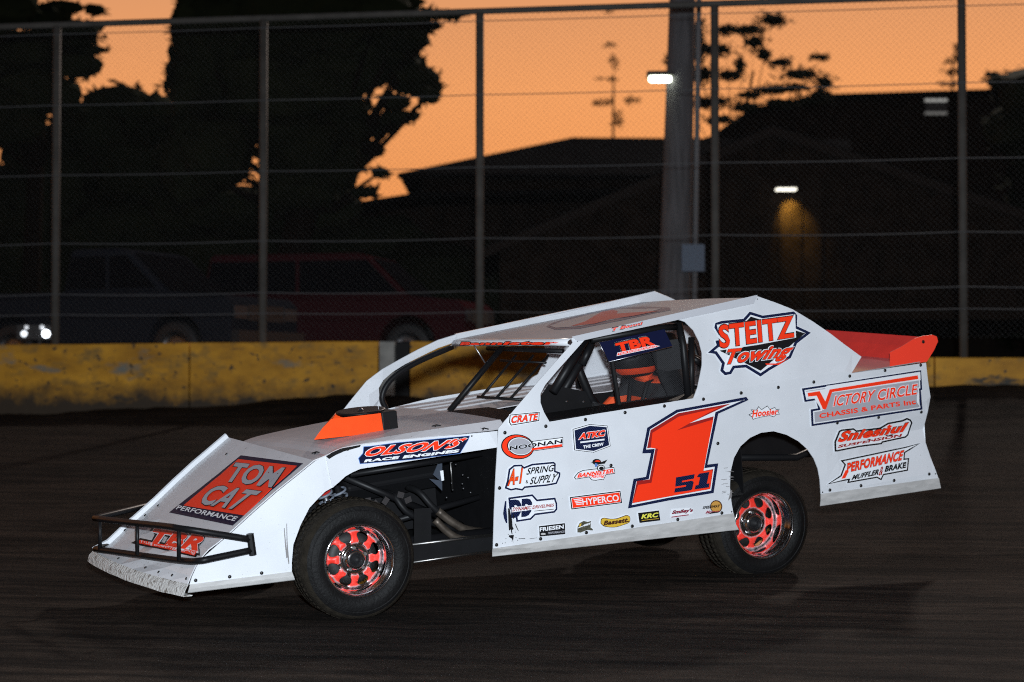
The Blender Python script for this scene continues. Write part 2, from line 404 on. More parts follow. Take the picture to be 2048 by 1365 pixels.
def along(z, r, name, sag, nn=.10, m=CABLE):
    mb = MB(); pts = []
    for i in range(len(PS)-1):
        for k in range(6):
            t_ = k/6; s = PS[i]+(PS[i+1]-PS[i])*t_; q = fxy(s, nn); pts.append(Vector((q[0], q[1], z-sag*4*t_*(1-t_)))-fo)
    q = fxy(PS[-1], nn); pts.append(Vector((q[0], q[1], z))-fo); mb.tube(pts, r, 6 if r < .03 else 10); mb.build(name, m, fence, True)
along(HC+4.765, .041, 'top_rail', 0, .16, GALV)
mb = MB(); z0_, z1_ = HC+.62, HC+4.74; Hh = z1_-z0_; s0_, s1_ = PS[0], PS[-1]; LINK = mat('chain_link_wire', (.10, .10, .10), .7, spec=.2)
for d in (1, -1):
    s_ = s0_-Hh
    while s_ < s1_:
        a_, b_ = (s_, s_+Hh); za_, zb_ = (z0_, z1_) if d > 0 else (z1_, z0_)
        if a_ < s0_: za_ += (zb_-za_)*(s0_-a_)/Hh; a_ = s0_
        if b_ > s1_: zb_ = za_+(zb_-za_)*(s1_-a_)/(b_-a_); b_ = s1_
        q0, q1 = fxy(a_, .125+.002*d), fxy(b_, .125+.002*d)
        if b_ > a_+.01: mb.tube([Vector((q0[0], q0[1], za_))-fo, Vector((q1[0], q1[1], zb_))-fo], .0012, 3, cap=False)
        s_ += .072
tag(mb.build('chain_link_mesh', LINK, fence), kind='stuff')
for z, sg in ((4.63, .01), (3.70, .012), (2.79, .02), (1.90, .035), (1.24, .04), (.975, .03)): along(HC+z, .0055, 'cable', sg*.6)

# ---------------------------------------------------------------- utility pole with lit lamp
WOOD = mat('weathered_grey_pole_wood', (.15, .145, .155), .8, var=.45, vscale=3, stretch=(6, 6, .5), bump=.5, bscale=20)
pole = tag(bpy.data.objects.new('utility_pole', None), 'thick grey utility pole with a lit lamp, behind the fence right of centre', 'utility pole'); link(pole)
b0 = at(1348, 690, 27); pole.location = (b0.x, b0.y, 2.2); po = Vector(pole.location)
mb = MB(); a0 = at(1350, 560, 27); a1 = at(1372, -300, 27)
mb.tube([Vector((a0.x-.03, 27, 1.9))-po, a0-po, (a0+a1)/2-po, a1-po], [.245, .235, .20, .165], 20); mb.build('pole_shaft', WOOD, pole, True)
mb = MB(); c0 = at(1389, 620, 26.86); c1 = at(1402, -300, 26.86); mb.tube([c0-po, c1-po], .040, 10); mb.build('conduit', mat('pale_conduit', (.20, .20, .21), .7), pole, True)
mb = MB(); q = at(1385, 517, 26.72); mb.box(q-po, (.165, .10, .195)); o = mb.build('meter_box', mat('blue_grey_box', (.13, .17, .24), .6), pole)
o['label'] = 'blue grey meter box on the pole'
mb = MB(); q = at(1320, 155, 26.8); mb.tube([at(1368, 140, 27)-po, at(1345, 146, 26.9)-po, q-po+Vector((0, 0, .05))], .03, 8); mb.build('lamp_arm', GALV, pole, True)
mb = MB(); mb.box(q-po+Vector((0, 0, .045)), (.19, .12, .03)); mb.build('lamp_housing', GALV, pole)
mb = MB()
prof = [(-.165, .0), (-.16, .035), (-.13, .05), (.13, .05), (.16, .035), (.165, 0)]
mb.lathe(prof, 16, 'x', tuple(q-po+Vector((0, -.02, -.03)))); mb.build('lamp_lens', mat('lit_lamp_glass', (.9, .9, .9), .3, emit=(.92, 1.0, .80), estr=9), pole, True)

# ---------------------------------------------------------------- buildings
DWALL = mat('dark_wood_siding', (.032, .022, .017), 1.0, spec=0., var=.5, vscale=3)
DROOF = mat('dark_metal_roof', (.010, .010, .011), 1.0, spec=0., var=.3, vscale=2)
TRIM = mat('weathered_trim', (.034, .027, .024), 1., spec=0.)
def empty(name, l, label, cat, group=None):
    o = bpy.data.objects.new(name, None); link(o); o.location = l; return tag(o, label, cat, group)
def prism(pts, y0, y1, o, name, m, par):
    """outline given in world x,z extruded from y0 to y1"""
    n = len(pts); vs = [(x-o[0], y0-o[1], z-o[2]) for x, z in pts]+[(x-o[0], y1-o[1], z-o[2]) for x, z in pts]
    fs = [tuple(range(n))[::-1], tuple(range(n, 2*n))]+[(i, (i+1) % n, n+(i+1) % n, n+i) for i in range(n)]
    return mesh(name, vs, fs, m, par)
def xz(u, v, D): p = at(u, v, D); return (p.x, p.z)
# low barn on the left: hipped roof with overhanging eave, lean-to in front
D = 50; bld = empty('barn', (at(1150, 700, D).x, D, 2.6), 'long dark barn with hipped roof against the orange sky, left of the utility pole', 'barn'); bo = bld.location
prism([xz(845, 620, D), xz(845, 352, D), xz(1700, 352, D), xz(1700, 620, D)], D, D+12, bo, 'wall', DWALL, bld)
eL, pk, rk = at(795, 347, D-.6), at(1145, 275, D+4), at(1700, 279, D+4)
V = [eL, at(1710, 352, D-.6), rk, pk, Vector((eL.x, D+12.6, eL.z)), Vector((at(1710, 352, D-.6).x, D+12.6, eL.z)), eL-Vector((0, 0, .14)), at(1710, 352, D-.6)-Vector((0, 0, .14))]
mesh('roof', [v-bo for v in V], [(0, 1, 2, 3), (0, 3, 4), (3, 2, 5, 4), (1, 5, 2), (6, 7, 1, 0)], DROOF, bld)
prism([xz(690, 417, D-5), xz(845, 393, D-5), xz(1240, 385, D-5), xz(1240, 396, D-5), xz(845, 404, D-5), xz(690, 428, D-5)], D-6, D, bo, 'lean_to_roof', DROOF, bld)
prism([xz(720, 640, D-4), xz(720, 415, D-4), xz(1240, 396, D-4), xz(1240, 640, D-4)], D-4, D-.2, bo, 'lean_to_wall', DWALL, bld)
# gabled barn on the right
D = 38; bld = empty('gabled_barn', (at(1545, 700, D).x, D, 2.5), 'wide dark gabled barn with a lit wall lamp, right of the utility pole', 'barn'); bo = bld.location
prism([xz(1000, 640, D), xz(1000, 497, D), xz(1545, 268, D), xz(2250, 508, D), xz(2250, 640, D)], D, D+14, bo, 'gable_wall', DWALL, bld)
for (ua, va), (ub, vb) in (((960, 510), (1545, 262)), ((1545, 262), (2300, 517))):
    a, b_ = at(ua, va, D-.35), at(ub, vb, D-.35)
    V = [a, b_, b_+Vector((0, 15, 0)), a+Vector((0, 15, 0))]; V += [q+Vector((0, 0, .14)) for q in V]
    mesh('roof_slope', [q-bo for q in V], [(0,1,2,3),(4,7,6,5),(0,4,5,1),(2,6,7,3),(1,5,6,2),(0,3,7,4)], DROOF, bld)
    V = [a+Vector((0, -.02, -.10)), b_+Vector((0, -.02, -.10)), b_+Vector((0, -.02, .10)), a+Vector((0, -.02, .10))]; V += [q+Vector((0, -.05, 0)) for q in V]
    mesh('fascia_board', [q-bo for q in V], [(0,1,2,3),(4,7,6,5),(0,4,5,1),(2,6,7,3),(1,5,6,2),(0,3,7,4)], TRIM, bld)
# board joints on the gable front
for k in range(30):
    u = 1040+k*40; D_ = D-.02; top = (268+(1545-u)*.42 if u < 1545 else 268+(u-1545)*.34)+14
    a, b_ = at(u, top, D_), at(u, 640, D_); mb = MB(); mb.box((a+b_)/2-bo, (.035, .012, abs(a.z-b_.z)/2)); mb.build('batten', DWALL, bld)
lamp = empty('wall_lamp', at(1572, 385, D-.1), 'small lit wall lamp casting a yellow pool on the gabled barn', 'lamp'); lo = lamp.location
mb = MB(); mb.box(at(1572, 375, D-.35)-lo, (.22, .16, .02)); mb.tube([at(1572, 377, D-.2)-lo, at(1572, 385, D)-lo], .025, 6); mb.build('lamp_shade', GALV, lamp)
mb = MB(); mb.box(at(1572, 379.5, D-.35)-lo, (.20, .13, .018)); mb.build('lamp_tube', mat('lit_tube', (.9, .9, .9), .3, emit=(1, .95, .8), estr=2.2), lamp)
light('barn_lamp_light', 'SPOT', at(1576, 383, D-.30), 190, (1.0, .62, .10), .03, at(1583, 430, D-.0), spot_size=rad(72), spot_blend=1.0)
# tall barn behind
D = 58; bld = empty('tall_barn', (at(1700, 700, D).x, D, 2.7), 'tall dark barn roof rising behind the gabled barn at right', 'barn'); bo = bld.location
V = [xz(1330, 640, D), xz(1330, 320, D), xz(1425, 272, D), xz(1505, 216, D), xz(1580, 203, D), xz(1660, 190, D), xz(1990, 178, D), xz(2250, 172, D), xz(2250, 640, D)]
prism(V, D, D+10, bo, 'wall', DWALL, bld)
V2 = [xz(1400, 281, D-.3), xz(1425, 270, D-.3), xz(1505, 214, D-.3), xz(1660, 188, D-.3), xz(2250, 170, D-.3), xz(2250, 180, D-.3), xz(1660, 198, D-.3), xz(1508, 224, D-.3), xz(1430, 280, D-.3)]
prism(V2, D-.3, D+10.3, bo, 'roof_edge', DROOF, bld)
fx = empty('wall_fixture', at(1872, 213, 57.7), 'unlit box light fixture with faintly glowing edge strips high on the tall barn at right', 'light fixture'); lo = fx.location
mb = MB(); mb.box(at(1872, 213, 57.6)-lo, (.34, .10, .19)); mb.build('fixture_box', mat('dark_fixture', (.05, .05, .055), .5), fx)
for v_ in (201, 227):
    mb = MB(); mb.box(at(1872, v_, 57.45)-lo, (.34, .05, .035)); mb.build('glow_strip', mat('faint_glow_strip', (.6, .6, .6), .4, emit=(.9, .9, .85), estr=.35 if v_ < 210 else .12), fx)  # edge brightness given as a faint glow; the fixture itself is unlit
    MATS.pop('faint_glow_strip', None)

# ---------------------------------------------------------------- trees
LEAF = mat('dark_leaves', (.022, .027, .014), .9, spec=.05, col2=(.012, .016, .009), vscale=.9)
BARK = mat('dark_bark', (.014, .011, .009), 1., spec=0., bump=.5)
def leaf_cloud(mb, c, rx, ry, rz, n, size, rng):
    for _ in range(n):
        while True:
            q = Vector((rng.uniform(-1, 1), rng.uniform(-1, 1), rng.uniform(-1, 1)))
            if q.length < 1: break
        q = q*(.45+.62*rng.random()) if q.length > .5 else q*1.4
        p = Vector(c)+Vector((q.x*rx, q.y*ry, q.z*rz)); a = Vector((rng.gauss(0, 1), rng.gauss(0, 1), rng.gauss(0, .6))).normalized(); b = a.orthogonal().normalized()
        s = size*rng.uniform(.6, 1.3); l = s*1.5
        mb.add([p-a*l, p+b*s*.5, p+a*l, p-b*s*.5], [(0, 1, 2, 3)])
def blob(mb, c, rx, ry, rz, seed, sub=3):
    bm = bmesh.new(); bmesh.ops.create_icosphere(bm, subdivisions=sub, radius=1)
    vs = []
    for v in bm.verts:
        k = 1+.30*noise.noise(v.co*2.1+Vector((seed, 0, 0)))+.18*noise.noise(v.co*5+Vector((seed, 3, 0))); vs.append((c[0]+v.co.x*rx*k, c[1]+v.co.y*ry*k, c[2]+v.co.z*rz*k))
    mb.add(vs, [tuple(v.index for v in f.verts) for f in bm.faces]); bm.free()
def tree(name, label, D, base, lobes, leaf=.16, dens=1.0, trunk_r=.25, core=.84, cat='tree', group=None, seed=0, branches=True, gz=2.5):
    rng = random.Random(seed); b0 = at(base, 640, D); o = empty(name, (b0.x, D, gz), label, cat, group); oo = o.location
    mb = MB(); pxm = D/FP; cs = []
    for (u, v, ru, rv) in lobes:
        c = at(u, v, D + rng.uniform(-.6, .6))-oo; rx, rz = ru*pxm, rv*pxm; cs.append(c)
        if core: blob(mb, c, rx*core, min(rx, rz)*core, rz*core, rng.random()*50, 2)
        n = int(dens*7.5*rx*rz/(leaf*leaf)); leaf_cloud(mb, c, rx*1.06, min(rx, rz, 2.5), rz*1.12, n, leaf, rng)
    mb.build('crown', LEAF, o)
    tb = MB(); top = max(cs, key=lambda q: q.z); mid = sum(cs, Vector())/len(cs)
    tb.tube(spline([(0, 0, -1.5), (mid.x*.2, 0, mid.z*.35), (mid.x*.7, 0, mid.z*.8), tuple(mid)], 4), [trunk_r*(1-.6*i/12) for i in range(13)], 10)
    if branches:
        for c in cs:
            st = Vector((mid.x*.5, 0, mid.z*.6)); tb.tube([st, (st+c)/2+Vector((0, 0, -.2)), c], [trunk_r*.35, trunk_r*.16, trunk_r*.05], 6)
    tb.build('trunk', BARK, o, True); return o
tree('broad_tree', 'tree with ragged crown at the far left edge against the orange sky', 42, 60,
     [(20, 20, 70, 50), (100, 45, 60, 40), (150, 70, 62, 35), (60, 110, 90, 42), (150, 130, 66, 34), (-60, 70, 90, 100), (60, 190, 130, 60), (190, 20, 26, 14), (170, 100, 50, 14), (30, 150, 60, 30), (120, 15, 60, 18), (0, 150, 110, 50), (-20, 230, 120, 80), (60, 75, 90, 16), (185, 55, 30, 10)], .085, .7, seed=1)
tree('broad_tree', 'large dark tree filling the left half behind the fence, taller than the frame', 40, 560,
     [(470, 40, 130, 130), (400, 140, 76, 130), (620, 30, 180, 110), (700, 120, 110, 90), (790, 90, 66, 70), (820, 150, 56, 45), (560, 190, 190, 130), (420, 300, 100, 110),
      (620, 300, 110, 90), (760, 20, 100, 50), (860, 190, 26, 22), (690, 330, 44, 60), (790, 205, 36, 20), (700, 220, 50, 34), (600, 380, 110, 50), (845, 165, 46, 40), (800, 235, 50, 16), (770, 255, 40, 14), (800, 60, 76, 60), (880, 30, 60, 12), (850, 52, 40, 14), (690, 260, 60, 60), (650, 420, 90, 50), (480, 420, 140, 60), (380, 60, 46, 90), (380, 200, 50, 120), (372, 330, 60, 100), (730, 260, 60, 20), (740, 300, 40, 16), (760, 345, 22, 14), (730, 385, 30, 14)], .12, 1.0, .45, seed=2)
tree('shrub_mass', 'dark clump of bushes below the sky gap between the two left trees', 46, 260,
     [(235, 215, 90, 52), (300, 240, 80, 60), (190, 260, 110, 80), (120, 320, 140, 90), (280, 350, 130, 110), (60, 420, 160, 120), (380, 430, 120, 80), (250, 470, 200, 90), (0, 520, 200, 90), (-150, 420, 150, 150), (420, 540, 200, 70), (150, 590, 260, 70)], .16, .8, core=.85, cat='bushes', seed=3)
tree('shrub_mass', 'low dark bushes between the large left tree and the barn', 46, 600,
     [(520, 480, 150, 70), (640, 455, 110, 50), (760, 480, 120, 60), (700, 540, 200, 80), (430, 520, 150, 80), (860, 560, 150, 90), (600, 600, 260, 70), (960, 600, 160, 60)], .16, .8, core=.85, cat='bushes', seed=4)
sl = [(1545, 40, 40, 20), (1490, 60, 58, 14), (1430, 100, 50, 18), (1510, 85, 30, 20), (1528, 110, 22, 18), (1400, 150, 40, 26), (1460, 150, 40, 16), (1560, 125, 30, 14), (1600, 148, 60, 16), (1450, 60, 30, 16),
      (1650, 165, 26, 18), (1640, 115, 34, 10), (1420, 205, 54, 18), (1490, 215, 40, 14), (1550, 180, 60, 14), (1440, 240, 50, 12), (1395, 70, 20, 40), (1640, 190, 30, 18), (1345, 125, 22, 20), (1480, 130, 16, 22), (1560, 205, 50, 12), (1500, 190, 40, 12), (1590, 175, 40, 12), (1390, 110, 30, 20), (1620, 200, 50, 14)]
tree('sparse_tree', 'sparse tree with clumped twigs just right of the utility pole', 48, 1430, sl, .075, .75, .07, core=.55, seed=5)
tree('thin_conifer', 'thin wispy conifer tip left of the lit lamp, faint against the sky', 90, 1225,
     [(1222, 90, 18, 7), (1215, 158, 28, 4), (1228, 125, 12, 20), (1205, 205, 28, 10), (1265, 200, 22, 9), (1235, 240, 14, 22), (1220, 20, 14, 7)], .10, .5, .10, core=0, seed=6, branches=False)
tree('thin_conifer', 'thin wispy conifer tip beside the rightmost fence post', 90, 1912,
     [(1912, 92, 10, 5), (1900, 122, 22, 7), (1905, 145, 30, 9), (1895, 168, 34, 7), (1912, 110, 8, 24)], .10, .6, .10, core=0, seed=7, branches=False)
tree('dark_tree', 'dark rounded tree crown at the far right edge above the barn roof', 52, 2060,
     [(2060, 190, 70, 62), (2010, 165, 46, 18), (2110, 200, 90, 80), (2050, 260, 90, 60), (1985, 150, 20, 6), (2100, 350, 100, 120), (2080, 500, 110, 120), (2060, 610, 120, 90)], .12, 1.2, core=.9, seed=8)
# hill line far behind closes the gaps near the ground
hv = []; hf = []
for i in range(81):
    x = -160+4*i
    for j, (y, z) in enumerate(((150, 2.0), (158, 10.2+1.2*noise.noise(Vector((x*.03, 0, 3)))+.5*noise.noise(Vector((x*.15, 0, 9)))), (175, 10+1.2*noise.noise(Vector((x*.03, 4, 3)))), (190, 2))):
        hv.append((x, y, z))
    if i: hf += [((i-1)*4+k, i*4+k, i*4+k+1, (i-1)*4+k+1) for k in range(3)]
tag(mesh('distant_hill', hv, hf, mat('dark_hill_scrub', (.03, .035, .02), .9, var=.4, vscale=.3)), 'low dark hill line behind the barns', kind='structure')

# ---------------------------------------------------------------- parked vehicles behind the fence
CARG = mat('dusty_dark_paint', (.018, .020, .027), 1., spec=0.); CARR = mat('dark_red_paint', (.045, .012, .015), 1., spec=0.)
GLASS = mat('dark_car_glass', (.006, .006, .008), .6, spec=0.)
PLAST = mat('black_trim_plastic', (.02, .02, .022), .6)
def pickup(name, label, loc_, rz, paint, lights=False, length=5.4, roof=1.85, cab=(-.5, 1.2), van=False, group=None):
    o = empty(name, loc_, label, 'pickup truck' if not van else 'van', group); o.rotation_euler.z = rz
    w_ = .93; L_ = length/2
    def prof(pts, y, nm, m, bev=.05, crown=0):
        n = len(pts); vs = [(x, -y, z) for x, z in pts]+[(x, y, z) for x, z in pts]
        fs = [tuple(range(n)), tuple(range(n, 2*n))[::-1]]+[(i, n+i, n+(i+1) % n, (i+1) % n) for i in range(n)]
        q = mesh(nm, vs, fs, m, o); md = q.modifiers.new('b', 'BEVEL'); md.width = bev; md.segments = 3; md.limit_method = 'ANGLE'; return q
    arch = lambda cx, r=.46: [(cx+r*math.cos(a), .42+r*math.sin(a)) for a in [math.pi*k/10 for k in range(11)]]
    fr, rr = L_-.95, -L_+1.15
    body = [(L_, .45), (L_, 1.0), (L_-.12, 1.12), (1.25, 1.2), (-.6, 1.22), (-L_, 1.22), (-L_, .45)] + [(rr-.46, .42)][:0]
    body += [(p[0], p[1]) for p in reversed(arch(rr))] + [(p[0], p[1]) for p in reversed(arch(fr))]
    body = [(L_, .45), (L_, 1.0), (L_-.12, 1.12), (1.25, 1.2), (-L_, 1.22), (-L_, .45)] + arch(rr)[::-1] + arch(fr)[::-1]
    prof(body, w_, 'body', paint, .04)
    x0, x1 = (-L_+.1, 1.2) if van else cab
    cabp = [(x1+.15, 1.19), (x1-.55, roof-.05), (x1-.75, roof), (x0+.15, roof), (x0, 1.19)]
    prof(cabp, w_-.12, 'cab', paint, .07)
    for sg in (-1, 1):
        V = [(x1-.02, 1.25), (x1-.55, roof-.12), ((x0+x1)/2, roof-.12), ((x0+x1)/2, 1.25)]; V2 = [((x0+x1)/2-.06, 1.25), ((x0+x1)/2-.06, roof-.12), (x0+.18, roof-.12), (x0+.08, 1.25)]
        for Q in (V, V2):
            mesh('side_window', [(x, sg*(w_-.117), z) for x, z in Q], [(0, 1, 2, 3)], GLASS, o, solid=.006, offset=0)
    V = [(x1+.14, 1.22), (x1-.52, roof-.07)]
    mesh('windshield', [(V[0][0]+.012, -.72, V[0][1]), (V[0][0]+.012, .72, V[0][1]), (V[1][0]+.012, .66, V[1][1]), (V[1][0]+.012, -.66, V[1][1])], [(0, 1, 2, 3)], GLASS, o, solid=.006, offset=0)
    for x in (fr, rr):
        for sg in (-1, 1):
            wh = bpy.data.objects.new('wheel', None); link(wh, o); wh.location = (x, sg*(w_-.14), .38)
            m1 = MB(); m1.lathe([(-.11, .24), (-.12, .34), (-.09, .38), (.09, .38), (.12, .34), (.11, .24)], 28); m1.build('tyre', PLAST, wh, True)
            m1 = MB(); m1.lathe([(sg*.1, .24), (sg*.06, .22), (sg*.05, .08), (sg*.08, .05), (sg*.08, .001)], 20); m1.build('rim', ALU, wh, True)
    for sg in (-1, 1):
        mb = MB(); mb.box((L_+.005, sg*.68, .88), (.02, .17, .09)); mb.build('headlight', mat('dull_headlight', (.05, .05, .055), .4, spec=.2), o)
        mb = MB(); mb.box((-L_-.005, sg*.8, .95), (.02, .08, .15)); mb.build('tail_light', DRED, o)
    mb = MB(); mb.box((L_+.06, 0, .52), (.07, .9, .10)); mb.build('front_bumper', PLAST, o)
    mb = MB(); mb.box((L_+.01, 0, .88), (.015, .48, .11)); mb.build('grille', PLAST, o)
    return o
p1 = at(250, 600, 27.5); pickup('pickup_truck', 'dusty dark grey pickup truck parked behind the fence at left', (p1.x-.1, 27.8, 2.12), rad(-24), CARG, length=5.0, roof=1.85)
p1 = at(915, 600, 29); pickup('parked_van', 'dark red van parked behind the fence above the windshield of the race car', (p1.x-1.9, 30.5, 2.2), rad(-14), CARR, length=4.6, roof=1.9, van=True)
lt = empty('small_white_lights', at(80, 665, 25.5), 'pair of small bright white lights low behind the barrier at far left', 'light'); lo = lt.location  # lights taken for small headlights
for (u, v, r_, e) in ((92, 668, .055, 7), (48, 668, .045, 1.6), (53, 655, .03, .6), (84, 655, .035, .6)):
    m1 = MB(); m1.lathe([(-.03, .001), (-.028, r_*.7), (0, r_)], 16, 'y', tuple(at(u, v, 25.5)-lo)); m1.build('lamp_lens', mat('small_lens_%d' % (e*10), (.9, .9, .9), .3, emit=(.85, .92, 1), estr=e), lt, True)
m1 = MB(); m1.box(at(70, 665, 25.56)-lo, (.24, .05, .10)); m1.box(Vector((-.02, .08, -.55)), (.02, .02, .5)); m1.build('housing', PLAST, lt)

# ================================================================ RACE CAR
car = bpy.data.objects.new('race_car', None); link(car)
def l2w_dir(c):  # local axis column in world
    q = c2w(Mv[:, c]) - np.array([0, 0, HC]); return q
R_ = np.stack([l2w_dir(0), l2w_dir(1), l2w_dir(2)], 1); T_ = c2w(Ov)
mw = Matrix(((R_[0, 0], R_[0, 1], R_[0, 2], T_[0]), (R_[1, 0], R_[1, 1], R_[1, 2], T_[1]), (R_[2, 0], R_[2, 1], R_[2, 2], T_[2]), (0, 0, 0, 1)))
car.matrix_world = mw
tag(car, 'white open-wheel dirt modified race car with big red number 1 leaning on the track', 'race car')

# ---- left side panel (door, window surround, sail and quarter)
outer_px = [(997, 857), *Z4([(0, 1030), (170, 830), (480, 480)]), (1143, 677), *[(1143+372*k/6, 677-84*k/6) for k in range(1, 6)], (1515, 593), (1552, 606), (1585, 619), (1625, 643), (1660, 667), (1690, 690), (1723, 714), (1703, 747),
            (1775, 737), (1852, 726), (1856, 762), (1861, 794), (1856, 822), (1849, 850), (1851, 885), (1860, 912), (1869, 935), (1877, 957), (1642, 989),
            (1640, 960), (1636, 938), (1628, 918), (1615, 899), (1597, 883), (1573, 870), (1547, 863), (1522, 866), (1500, 876), (1481, 893), (1468, 916), (1461, 945), (1460, 975), (1463, 1005), (1467, 1028), (986, 1099), (988, 1030), (991, 960)]
win_px = [(1099, 844), (1088, 825), (1081, 806), (1081, 788), (1090.5, 770), (1115, 741), (1141, 712), (1168.6, 681), (1230, 666), (1290, 651.5), (1350, 637.6), (1370, 644), (1387, 661), (1398, 683), (1404, 706), (1404, 730), (1400, 751), (1395, 775), (1387, 797), (1290, 812.5), (1190, 828.5)]
def xz_side(l): return [(S(u, v)[0], S(u, v)[2]) for u, v in l]
def side_panel(name, out, holes, sg, m, step=.10, solid=.006, off=0, dz=0):
    v, f = fill(out, holes, step); vs = [(x, sg*(fside(x, z)+off), z+dz*smooth(.55, .75, z)) for x, z in v]
    # make outward winding
    a, b_, c_ = (Vector(vs[i]) for i in f[0]); nrm = (b_-a).cross(c_-a)
    if nrm.y*sg < 0: f = [t_[::-1] for t_ in f]
    return mesh(name, vs, f, m, car, solid=solid)
WOUT = xz_side(outer_px); WIN = xz_side(win_px)
left = side_panel('side_panel', WOUT, [WIN], 1, WHITE)
left['label'] = 'left side panel with window opening and wheel arch'
# right side panel: mirrored below the deck, its own long front strut above
fo_px = [(681.5, 826), (705, 796), (733, 762), (765, 738), (799, 719), (836, 699), (876, 680), (912, 669)]
fi_px = [(910, 684), (875, 696), (838, 714), (808, 729), (784, 744), (766, 760), (757, 776), (758, 797), (771, 819)]
def SRp(u, v): p = S(u, v, -1); return (p[0], p[2])
FO = [SRp(*q) for q in fo_px]; FI = [SRp(*q) for q in fi_px]
low = [q for q in WOUT if q[1] < .915]
iroof = max(range(len(WOUT)), key=lambda i: WOUT[i][1])
rear = WOUT[iroof:]; rear = rear[:next(i for i, q in enumerate(rear) if q[1] < .90)]
rest = WOUT[iroof+len(rear):]
rout = FO + [(-.9, FO[-1][1]+.045)] + rear + rest[:-1] + [(.48, .16), (.46, .80), (.44, .90)]
rwin = FI[::-1][:1] + [] + FI[::-1][1:] + [(-.25, FI[0][1]+.005), (-.72, 1.32), (-.84, 1.25), (-.90, 1.12), (-.84, .985), (-.70, .935), (.0, .93)]
right = side_panel('side_panel', rout, [rwin], -1, WHITE); right['label'] = 'right side panel seen from inside with long curved front strut'

# ---- skirts
def strip(name, rows, m, parent=car, solid=.006, smooth_=False):
    n = len(rows[0]); vs = [p for r in rows for p in r]
    fs = [(i*n+j, i*n+j+1, (i+1)*n+j+1, (i+1)*n+j) for i in range(len(rows)-1) for j in range(n-1)]
    return mesh(name, vs, fs, m, parent, smooth_, solid=solid, offset=0)
def skirt(top, mid, bot, flare=.02):
    def sub(l, o, n=6):
        (a, b_), (c_, d_) = l; return [S(a+(c_-a)*k/n, b_+(d_-b_)*k/n, 1, o) for k in range(n+1)]
    return [sub(top, .007), sub(mid, .018), sub(mid, .010), sub(bot, .030)]
mbk = strip('rocker_skirt', skirt([(985, 1098), (1467, 1027)], [(984.5, 1106.5), (1472, 1050)], [(984.6, 1113.5), (1477, 1060)]), SKIRT)
strip('rear_skirt', skirt([(1641.5, 988.5), (1877.5, 956.5)], [(1641.5, 1002), (1879, 965.5)], [(1640, 1012.8), (1881.5, 977)]), SKIRT)
for o_, (u, v, w2, v2) in (('s', (0, 0, 0, 0)),): pass

# ---- nose
near = [(630.6, 922.6), (592, 954), (554, 984.5), (510, 1023), (466.5, 1063), (440, 1086), (422, 1102), (402, 1120), (393, 1134), (384, 1154), (378, 1170)]
NR = [np.array(S(u, v)) for u, v in near]
def mir(p, y=None): return np.array([p[0], -p[1] if y is None else y, p[2]])
rows = []
for i, p in enumerate(NR):
    hw = p[1]; row = []
    k = i/(len(NR)-1)
    for j in range(9):
        t_ = 1-2*j/8; bulge = .05*k**3*(1-t_*t_)
        wob = .004*noise.noise(Vector((i*.9, j*1.1, 3)))*(k > .5)*3
        skw = .15*k**7*(1-t_)/2
        row.append(np.array([p[0]+bulge+wob+skw, t_*(hw-.02 if t_ > 0 else min(hw-.02, .64)), p[2]+wob+.02*k**7*(1-t_)/2]))
    rows.append(row)
nose = strip('nose_panel', rows, mat('white_nose_paint', (.70, .71, .74), .34, coat=.4, var=.10, vscale=5), smooth_=False)
speckle(MATS['white_nose_paint'], 70, .66, (.25, .22, .19), .85)
# raised far-side edge board of the nose
fr_out = [(457, 886), (420, 913), (350, 966), (255.5, 1038), (208, 1078), (204, 1096), (182, 1110)]
fr_in = [(466.5, 897.7), (430, 925), (356, 977), (252, 1053), (214, 1084), (208, 1098), (190, 1112)]
ridge = []
for u, v in fr_in:
    p = Yp(u, v, -.70); ridge.append(p)
def nose_at(z, sg):
    xs = [p[0] for p in NR][::1]; zs = [p[2] for p in NR]
    return np.interp(z, zs[::-1], xs[::-1])
ra = []; rb = []
for (u, v), (ui, vi) in zip(fr_out, fr_in):
    hw = .69; a = Yp(u, v, -.74); b_ = Yp(ui, vi, -.70); ra.append(a); rb.append(b_)
NR2 = [mir(p, -min(p[1]-.02, .64))+np.array([.15, 0, .02])*(i/(len(NR)-1))**7 for i, p in enumerate(NR)]
er = []
for k, p in enumerate(NR2):
    er.append([p+np.array([0, .012, .001]), p+np.array([.010, 0, .022]), p+np.array([.012, -.010, .026]), p+np.array([-.02, -.016, -.05])])
strip('nose_edge_board', [[r_[c] for r_ in er] for c in range(4)], WHITE).__setitem__('label', 'raised far edge board of the nose')
# nose side panel
ns = [*near[:-1], (379, 1170), (480, 1157), (583.7, 1143.9), (583.7, 1125), (586.7, 1090), (601, 1051), (619, 1016), (634, 1000), (650, 984), (664, 976), (651, 912)]
nside = side_panel('nose_side_panel', xz_side(ns), [], 1, WHITE, .10)
strip('nose_skirt', skirt([(380, 1169.5), (583.7, 1143.9)], [(378, 1178), (587, 1152)], [(375.6, 1186), (589.6, 1160)]), SKIRT)
fs_px = [(651, 912.5), (664, 905), (680, 898), (700, 893), (717, 890), (790, 881), (876, 872.6), (994, 862), (994, 895), (860, 916), (720, 938), (704, 945), (690, 953), (678, 964), (664, 976)]
fend = side_panel('fender_panel', xz_side(fs_px), [], 1, WHITE, .12, off=.006)
tabp = [(651, 913), (664, 905), (682, 897), (720, 890), (718, 894), (686, 903), (668, 911), (657, 918)]
side_panel('fender_trim', xz_side(tabp), [], 1, BPAN, 0, off=.012)
